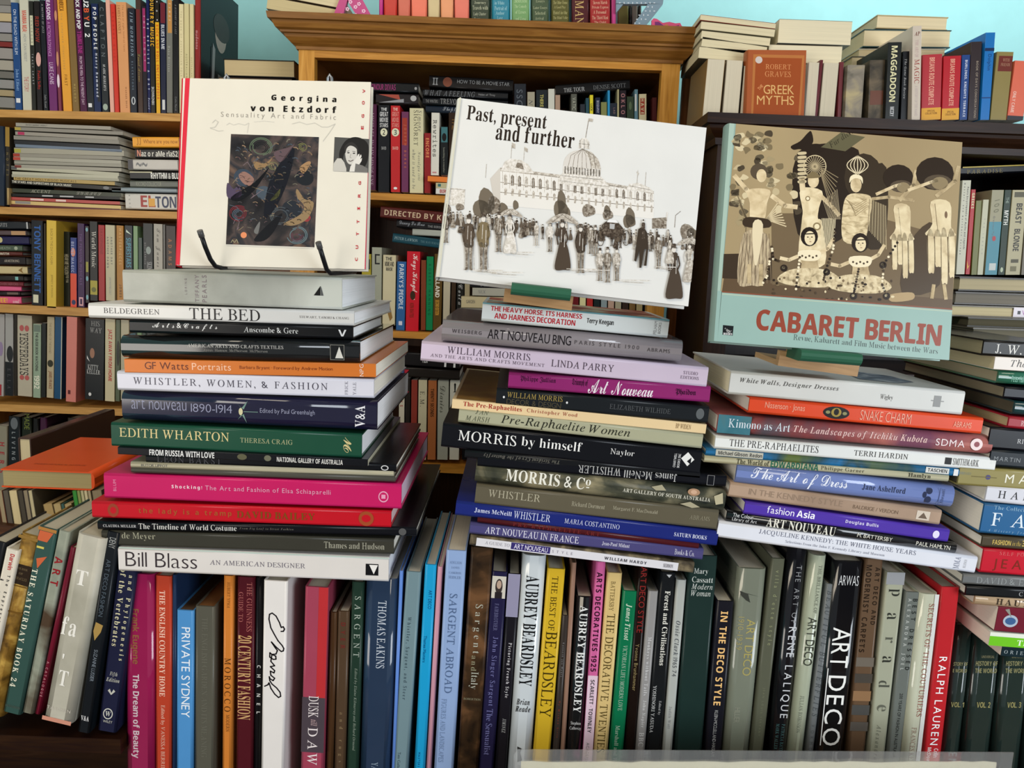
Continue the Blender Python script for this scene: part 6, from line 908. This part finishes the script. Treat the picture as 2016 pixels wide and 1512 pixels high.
def person(x, yt, yb, c, skirt=0, hat=1, par=0):
    h = yb - yt; w = h * .125; big = h > 50; sk = 'd3cdc4' if c != I3 else 'b0a89c'
    if skirt:
        A.blob([(x - w * .25, yt + h * .4), (x + w * .3, yt + h * .4), (x + w * .95, yt + h * .6), (x + w * 1.3, yb - 3), (x + w * .3, yb), (x - w * 1.2, yb - 2), (x - w * .8, yt + h * .65)], c, 0)
        A.blob([(x - w * .5, yt + h * .18), (x, yt + h * .15), (x + w * .55, yt + h * .18), (x + w * .42, yt + h * .32), (x + w * .3, yt + h * .44), (x - w * .3, yt + h * .44), (x - w * .45, yt + h * .32)], c, 0)
    else:
        A.blob([(x - w * .7, yt + h * .2), (x, yt + h * .155), (x + w * .7, yt + h * .2), (x + w * .72, yt + h * .4), (x + w * .62, yt + h * .58), (x - w * .6, yt + h * .58), (x - w * .72, yt + h * .4)], c, 0)
        for s_ in (-1, 1): A.blob([(x + s_ * w * .05, yt + h * .54), (x + s_ * w * .58, yt + h * .54), (x + s_ * w * .48, yt + h * .78), (x + s_ * w * .5, yb - 2), (x + s_ * w * .75, yb), (x + s_ * w * .16, yb), (x + s_ * w * .14, yt + h * .8)], c if not big else I1, 0)
    if big:
        A.line([(x - w * .6, yt + h * .22), (x - w * .88, yt + h * .36), (x - w * .7, yt + h * .5)], w * .24, c); A.line([(x + w * .6, yt + h * .22), (x + w * .85, yt + h * .38), (x + w * .55, yt + h * .47)], w * .24, c)
        A.k += 1; A.line([(x - w * .1, yt + h * .2), (x - w * .2, yt + h * .45)], 1, I3); A.line([(x + w * .35, yt + h * .3), (x + w * .3, yt + h * .55)], 1, I3)
    A.k += 1; A.poly(ell(x, yt + h * .105, h * .04, h * .055, 10), sk, 0)
    if hat: A.blob([(x - h * .065, yt + h * .075), (x - h * .035, yt + h * .06), (x - h * .035, yt), (x + h * .035, yt), (x + h * .04, yt + h * .06), (x + h * .07, yt + h * .08)], I0, 0)
    if par: A.blob([(x - h * .3, yt + h * .08), (x - h * .16, yt - h * .06), (x, yt - h * .12), (x + h * .18, yt - h * .06), (x + h * .32, yt + h * .1), (x, yt + h * .03)], I2, 0); A.line([(x, yt - h * .1), (x - h * .2, yt + h * .05)], .8, I0); A.line([(x, yt - h * .1), (x + h * .2, yt + h * .05)], .8, I0)
for i in range(120):
    A.k += (i % 2)
    x = R.uniform(874, 1366); y0 = 418 + (x - 870) * .095 + R.uniform(-8, 8); hh_ = R.uniform(20, 34); person(x, y0, y0 + hh_, R.choice([I0, I0, I1, '5c5145', I2]), R.random() < .4)
A.k += 1
for cx, w in [(1182,16),(1232,15)]: A.line([(cx + 7 * math.cos(k * .42), 469 + w * math.sin(k * .42)) for k in range(16)], 1.5, I0)
A.poly([(1184,444),(1194,436),(1216,438),(1228,452),(1224,466),(1196,468),(1186,458)], I0); A.poly([(1194,438),(1199,433),(1212,434),(1217,440)], 'ddd'); A.poly([(1200,441),(1210,442),(1209,452),(1200,451)], 'aaa')
A.k += 1
person(923, 424, 531, '55493d'); person(952, 420, 533, '77694f'); person(1004, 421, 499, I3, 1, 1, 1); person(982, 418, 496, I1); person(1056, 436, 484, I2); person(1083, 437, 496, I3); person(878, 416, 478, I0)
person(1107, 433, 532, '4a3f35', 1, 1, 1); person(1143, 442, 537, '4a4036'); person(1172, 444, 504, I0); person(1163, 445, 500, I1); person(1181, 489, 553, I2); person(1196, 487, 556, I1); person(1214, 488, 553, I2)
person(1296, 463, 529, I1); person(1326, 481, 588, '4a3f35', 1); person(1357, 478, 556, I2, 1, 1, 1); person(1318, 470, 520, I2, 1)
A.poly([(1256,452),(1266,446),(1274,460),(1276,488),(1268,492),(1262,528),(1258,528),(1258,492),(1252,516),(1248,514),(1252,480)], '3d342b'); A.poly([(1272,488),(1276,488),(1272,524),(1267,524)], '3d342b'); person(1266, 433, 470, I0)
for x, y, l in [(930,532,60),(960,536,70),(1115,530,60),(1150,532,50),(1218,552,60),(1290,526,40),(1000,497,50)]: A.line([(x, y), (x + l, y + l * .02)], 1.4, I3); A.line([(x + 8, y + 3), (x + l * .8, y + 4 + l * .03)], 1, I2)
A.line([(932,470),(934,533)], .8, I1); A.line([(955,480),(962,528)], .8, I1)
A.k += 1; A.poly([(905,193),(908,193),(865,546),(862,546)], 'c6c4b2')
A.done('cover_print', pp)
# sepia dancers book
cbk, M5 = cover_book('display_book', P(1406, 672, .83), P(1868, 709, .83), P(1440, 243, .872), .02, '8fa9a0', 'teal and sepia cabaret book with costumed dancers on its cover', '7d958e')
A = Art(M5); TEAL = '8daaa2'
A.poly([(1436,242),(1446,243),(1410,672),(1402,671)], '9fb5a8')
A.poly([(1449,243),(1898,268),(1878,612),(1419,574)], 'N:8f7c5c,9c8966,a8946e:3')
A.poly([(1426,540),(1882,575),(1878,612),(1421,576)], '5c4a36'); A.poly([(1425,500),(1520,498),(1520,552),(1422,548)], '3c3024')
A.poly([(1518,420),(1700,420),(1880,470),(1880,590),(1520,560)], '6d5c44')
A.blob([(1570,300),(1680,290),(1690,330),(1690,420),(1640,480),(1570,460)], '2c231b'); A.e(1700, 350, 38, 48, '3a3024'); A.blob([(1700,350),(1745,330),(1740,480),(1690,470)], '3a3024')
A.blob([(1557,288),(1575,278),(1590,262),(1597,259),(1601,278),(1594,292),(1600,308),(1585,300),(1575,294),(1562,295)], '2a211a'); A.e(1606, 292, 22, 9, '2a211a')
A.poly([(1616,290),(1656,254),(1703,270),(1664,298)], '5f5a42'); A.text('Fur dich', 1636, 292, 1680, 262, 12, '2f2b20', 'i')
for k in range(60):
    cx, cy = (R.uniform(1445, 1515), R.uniform(262, 340)) if k < 28 else ((R.uniform(1512, 1570), R.uniform(310, 420)) if k < 46 else (R.uniform(1440, 1470), R.uniform(330, 440))); A.blob([(cx + r_ * math.cos(q * .9), cy + r_ * .8 * math.sin(q * .9)) for q in range(7) for r_ in [R.uniform(5, 11)]], R.choice(['5c5240', '77694e', '9c8c6a', 'b8a884', '4a4032', 'c9ba96']), 0)
A.k += 1; SK, SK2, SHD = 'N:b09c76,cdb993,dccba6:90', 'N:8f7c5c,b39f7a,c5b28c:90', '3a2e22'
def limb(pts, w, c):
    A.line(pts, w, c)
    for x, y in pts[1:-1]: A.poly(ell(x, y, w / 2, w / 2, 8), c, 0)
# dancer 1
A.blob([(1464,460),(1510,462),(1516,520),(1500,560),(1480,562),(1452,555)], 'N:6d5c44,a8967a,c9b894:200:3,1,.4'); limb([(1445,345),(1468,372),(1476,380)], 9, SK); limb([(1518,385),(1545,405),(1570,408)], 9, SK)
for k in range(9): A.line([(1470,430),(1452 + k * 2, 385 + k * 9)], 2.2, '77684f'); A.line([(1508,432),(1532 + k * 2, 398 + k * 6)], 2.2, 'c9b894'); A.line([(1466 + k * 6, 460),(1454 + k * 8, 558)], 1.4, '7d6c54')
A.blob([(1472,374),(1515,374),(1510,400),(1504,432),(1478,432),(1476,400)], SK); A.blob([(1468,428),(1512,432),(1514,448),(1466,446)], SHD); A.blob([(1482,440),(1502,442),(1492,515),(1484,513)], 'd6c7a6')
A.e(1494, 338, 17, 16, '55493a'); A.e(1499, 346, 10, 13, SK); A.k += 1
for x, y in [(1475,550),(1498,555)]: limb([(x, 520), (x, y + 8)], 8, SK2)
# dancer 2 fan headdress
for k in range(26): a = k * math.pi * 2 / 26; A.line([(1604,328),(1604 + 22 * math.cos(a), 328 + 22 * math.sin(a))], 1.1, 'b5a481')
A.line([(1604 + 22 * math.cos(k * .3), 328 + 22 * math.sin(k * .3)) for k in range(22)], 1.8, 'c9b994')
A.blob([(1576,372),(1618,376),(1612,410),(1610,430),(1618,440),(1624,520),(1574,515),(1578,438),(1580,415)], 'N:b8a680,d6c49e,e3d5b2:90'); A.e(1601, 356, 11, 14, SK); A.blob([(1588,346),(1600,338),(1613,345),(1612,350),(1590,351)], '77684a')
A.e(1590, 391, 5, 5, '8a7858'); A.e(1608, 446, 8, 8, '8a7858'); A.k += 1; A.e(1590, 391, 3, 3, 'e6d9b8'); A.e(1608, 446, 5, 5, 'e0d2ae')
for k in range(8): A.blob([(1571,300 + k * 8),(1586,299 + k * 8),(1586,304 + k * 8),(1572,305 + k * 8)], 'c2b28e', 0); A.line([(1616,330 + k * 2),(1650 - k * 2, 350 + k * 9)], 1.4, '8f7f62')
limb([(1578,350),(1580,375)], 11, SK); limb([(1612,382),(1640,410),(1652,425)], 8, SK)
for k in range(12): A.line([(1618 + k * 2.4, 430),(1616 + k * 2.2, 490)], 1.2, 'd6c8a4'); A.line([(1620 + k * 2.5,395 - k * 2),(1632 + k * 2,432)], .9, 'a8987a')
# dancer 3 globe headdress
A.blob([(1668,385),(1700,382),(1716,392),(1712,430),(1704,470),(1696,480),(1660,474),(1658,420)], 'N:94825f,cbb891,e0d0aa:120:1,1,2'); A.e(1685, 364, 11, 15, SK); A.blob([(1672,360),(1674,348),(1685,343),(1697,349),(1698,362),(1694,354),(1685,351),(1677,354)], 'e3d6b4')
for k in range(-3, 4): A.line([(1688 + 21 * (k / 3) * math.sin(q * math.pi / 8), 307 + q * 4.6) for q in range(9)], 1.6, 'dccdaa')
for k in range(5): A.line([(1664 + k * 3, 392 + k * 3),(1684,405 + k * 5),(1706,392 + k * 4)], 1.3, '9c8a68')
for k in range(14): A.line([(1712 + k * 2.4, 392 + k),(1708 + k * 2.8, 452 + k * 3)], 1.3, 'b9a884' if k % 2 else '8a7a5e'); 
limb([(1716,392),(1750,388),(1800,395)], 6, SK2)
# glove dancers
A.blob([(1790,480),(1840,440),(1850,560),(1775,575)], '4a3c2c')
for ox, oy, s_ in [(0, 0, 1), (72, -8, 1.25)]:
    x0, y0 = 1760 + ox, 405 + oy
    A.e(x0 + 8, y0 - 55, 30 * s_, 26 * s_, '30261d'); A.e(x0 + 14, y0 - 38, 22 * s_, 12 * s_, '55493a'); A.e(x0 + 18, y0 - 36, 13 * s_, 10 * s_, '8a7a5c')
    limb([(x0 + 10, y0 - 10), (x0 + 38 * s_, y0 - 40), (x0 + 44 * s_, y0 - 70)], 8, SK2); limb([(x0 - 36 * s_, y0 - 22), (x0, y0 - 38), (x0 + 14, y0 - 42)], 6, SK)
    A.blob([(x0, y0), (x0 + 30 * s_, y0 + 2), (x0 + 32 * s_, y0 + 50), (x0 + 38 * s_, y0 + 68), (x0 - 8 * s_, y0 + 66), (x0 + 3, y0 + 44)], 'N:bca884,d3c29c,e0d1ad:70')
    for f, (dx, w, h) in enumerate([(-5, 9, 72), (6, 9, 60), (16, 9, 92), (28, 9, 80)]):
        xx = x0 + dx * s_; A.blob([(xx, y0 + 62), (xx + w * s_, y0 + 62), (xx + w * s_ + 2, y0 + 62 + h * s_ * .8), (xx + w * s_ * .5 + 2, y0 + 68 + h * s_ * .8), (xx + 1, y0 + 62 + h * s_ * .8)], 'N:bca884,d3c29c,e0d1ad:70', 0); A.line([(xx, y0 + 64), (xx + 1, y0 + 60 + h * s_ * .8)], 1.6, '6a573e')
    A.line([(x0 + 8, y0 + 4), (x0 + 14, y0 + 60)], 1.2, '8a7656'); A.k += 1
A.e(1862, 423, 3, 7, '77604a'); limb([(1838,560),(1834,588)], 7, SK2); limb([(1858,560),(1862,590)], 7, SK2)
A.k += 1; A.blob([(1752,580),(1795,576),(1796,590),(1755,594)], 'a8906a')
# seated dancers
for x, y, hc in [(1593, 466, '241b14'), (1693, 478, '2a2018')]:
    A.k += 1; A.e(x, y, 17, 19, hc); A.e(x + 1, y + 3, 10.5, 14, 'dccba6'); limb([(x + 14, y + 36), (x + 36, y + 24), (x + 48, y + 4)], 7, SK); limb([(x - 16, y + 36), (x - 40, y + 46), (x - 58, y + 42)], 7, SK)
    A.k += 1; A.blob([(x - 20, y + 28), (x + 20, y + 28), (x + 16, y + 48), (x + 17, y + 66), (x - 14, y + 66), (x - 15, y + 48)], SK2); A.blob([(x - 20, y + 28), (x + 20, y + 28), (x + 17, y + 46), (x - 16, y + 46)], 'e3d6b6')
    A.blob([(x - 64, y + 84), (x - 40, y + 66), (x, y + 62), (x + 40, y + 68), (x + 62, y + 88), (x + 30, y + 100), (x - 36, y + 96)], 'N:8a7a5c,c9b792,e0d2ae:160'); A.k += 1
    A.poly(ell(x - 3, y + 1, 1.8, 1.1, 8), '2a2018', 0); A.poly(ell(x + 5, y + 1, 1.8, 1.1, 8), '2a2018', 0); A.line([(x, y + 10), (x + 4, y + 10)], 1.3, '8a6450'); A.line([(x + 1, y + 2), (x + 1, y + 7)], .8, '9a8464'); A.line([(x - 11, y - 5), (x + 12, y - 6)], 2.2, hc)
    for k in range(5): A.poly(ell(x - 14 + k * 7, y + 38 + (k % 2) * 3, 2.2, 2.2, 8), '4a3c2c', 0)
for path in [[(1519,486),(1522,510),(1535,515)],[(1644,452),(1640,490),(1626,530),(1620,555)],[(1575,500),(1570,540),(1566,575)],[(1766,478),(1740,520),(1736,560),(1742,575)],[(1690,530),(1684,560),(1680,580)],[(1515,510),(1512,540),(1500,560)]]:
    for (xa, ya), (xb, yb) in zip(path, path[1:]):
        for q in range(6): f = q / 6; A.poly(ell(xa + (xb - xa) * f, ya + (yb - ya) * f, 2.6, 2.6, 8), R.choice(['2a2018', '4a3c2c', 'e3d6b6']), 0)
for k in range(70): A.poly(ell(R.uniform(1520, 1760), R.uniform(545, 590), R.uniform(1.5, 4), R.uniform(1.5, 3), 8), R.choice(['2a2018', '4a3c2c', 'd3c39e', '77654a']), 0)
for cx, cy in [(1543,528),(1627,536),(1738,522),(1680,583),(1745,583)]: A.poly(ell(cx, cy, 7, 7), '2a2018', 0); A.poly(ell(cx - 1, cy - 1, 3, 3), 'c9ba96', 0)
A.k += 2
A.poly([(1421,573),(1880,609),(1869,711),(1412,672)], TEAL); A.poly([(1421,573),(1880,608),(1880,611),(1421,576)], '7d4c38'); A.poly([(1421,578),(1880,613),(1880,615),(1421,580)], 'a8b8a4')
A.poly([(1404,572),(1420,573),(1412,672),(1402,671)], TEAL)
A.text('CABARET BERLIN', 1487, 649, 1849, 681, 40, '8a3f2c', 'B'); A.text('CABARET BERLIN', 1489, 648, 1851, 680, 40, '8a3f2c', 'B'); A.text('CABARET BERLIN', 1488, 650, 1850, 682, 41, '8a3f2c', 'B'); A.text('Revue, Kabarett and Film Music between the Wars', 1561, 671, 1845, 699, 13, '3f4a48', 'r')
A.poly([(1423,640),(1444,642),(1442,661),(1422,659)], '17191b')
for r_ in (4, 8, 12): A.line([(1424 + r_ * math.cos(q * .26 - 1.2), 642 + r_ * math.sin(q * .26) * .9 + 2) for q in range(2, 9)], 1.4, 'dcdcd6')
A.text('ear', 1430, 654, 1440, 655, 4, 'aaa', 's'); A.text('BOOKS', 1424, 659, 1441, 660, 4, 'ddd', 'b'); A.done('cover_print', cbk)
# wooden easel stands with green lip
def easel(x0, y0, x1, y1, lx0, ly0, lx1, ly1, hb, label):
    a, b = P(x0, y0, .86), P(x1, y1, .86); X = (b - a).normalized(); Yd = Vector((0, 1, 0)); M = frame(a, X, Yd); t = (P(x0, y0, .86) - P(x0, y0 + hb, .86)).length; w = (b - a).length
    r = empty('book_easel', M, label, 'book stand'); c = MB(); c.box((0, 0, -t), (w, .085, -t + .006), 'W:a07c55,b58f64,c9a478'); c.box((0, 0, -t + .006), (w, .01, 0), 'W:a07c55,b58f64,c9a478'); c.build('wooden_base', r)
    la, lb_ = P(lx0, ly0, .822), P(lx1, ly1, .822); iv = M.inverted(); la = iv @ la; lb_ = iv @ lb_; th = .0125
    c = MB(); n = 6; vs = []
    for k in range(n + 1): q = math.pi * k / n; yy, zz = -.006 * math.sin(q), -th / 2 + th / 2 * math.cos(q); vs += [(la.x, la.y + yy, la.z + zz), (lb_.x, lb_.y + yy, lb_.z + zz)]
    vs += [(la.x, .0, la.z - th), (lb_.x, .0, lb_.z - th), (la.x, .0, la.z), (lb_.x, .0, lb_.z)]; m_ = n + 3
    c.add(vs, [(2 * k, 2 * k + 1, 2 * ((k + 1) % m_) + 1, 2 * ((k + 1) % m_)) for k in range(m_)] + [tuple(2 * k for k in range(m_)), tuple(2 * k + 1 for k in range(m_))[::-1]], '2c5a44~.45'); c.build('front_lip', r)
    c = MB(); s_ = MB(); c.hexa([Vector(v) for v in [(w * .3, .05, -t + .006), (w * .7, .05, -t + .006), (w * .7, .075, .16), (w * .3, .075, .16), (w * .3, .058, -t + .006), (w * .7, .058, -t + .006), (w * .7, .083, .16), (w * .3, .083, .16)]], 'W:a07c55,b58f64,c9a478'); c.build('back_rest', r)
    return r
easel(995, 560, 1130, 578, 1008, 556, 1125, 569, 34, 'small wooden easel with green lip under the tilted engraving book')
easel(1537, 690, 1694, 712, 1576, 687, 1696, 697, 30, 'small wooden easel with green lip under the cabaret book')
# clear sign holder at the bottom edge
sh = empty('sign_holder', Matrix.Translation(P(1500, 1500, .82)), 'clear plastic sign pocket with cream card at the bottom edge', 'sign holder')
a, b = P(1010, 1484, .82), P(1996, 1484, .82); zt = (a.z + b.z) / 2
a0, b0 = P(1012, 1476, .82), P(1996, 1482, .82)
m = MB(); m.add([a0 + Vector((.004, 0, 0)), b0, b0 - Vector((0, 0, .12)), a0 - Vector((0, 0, .12)), a0 - Vector((0, 0, .006))] + [v + Vector((0, .0015, 0)) for v in (a0 + Vector((.004, 0, 0)), b0, b0 - Vector((0, 0, .12)), a0 - Vector((0, 0, .12)), a0 - Vector((0, 0, .006)))],
   [(4, 3, 2, 1, 0), (5, 6, 7, 8, 9), (0, 1, 6, 5), (1, 2, 7, 6), (2, 3, 8, 7), (3, 4, 9, 8), (4, 0, 5, 9)], 'X'); child(m, 'plastic_pocket', sh)
m = MB(); top = [P(1026 + i * 24, 1500 + R.uniform(-1.5, 1.5), .8225) for i in range(40)]; lo = [top[-1] - Vector((0, 0, .1)), top[0] - Vector((0, 0, .1))]
pts = top + lo; bk_ = [v + Vector((0, .0008, 0)) for v in pts]; n = len(pts)
m.add(pts + bk_, [tuple(range(n))[::-1], tuple(range(n, 2 * n))] + [(i, (i + 1) % n, (i + 1) % n + n, i + n) for i in range(n)], 'd9d3b8~.7'); child(m, 'card', sh)
tr.location = tr.location
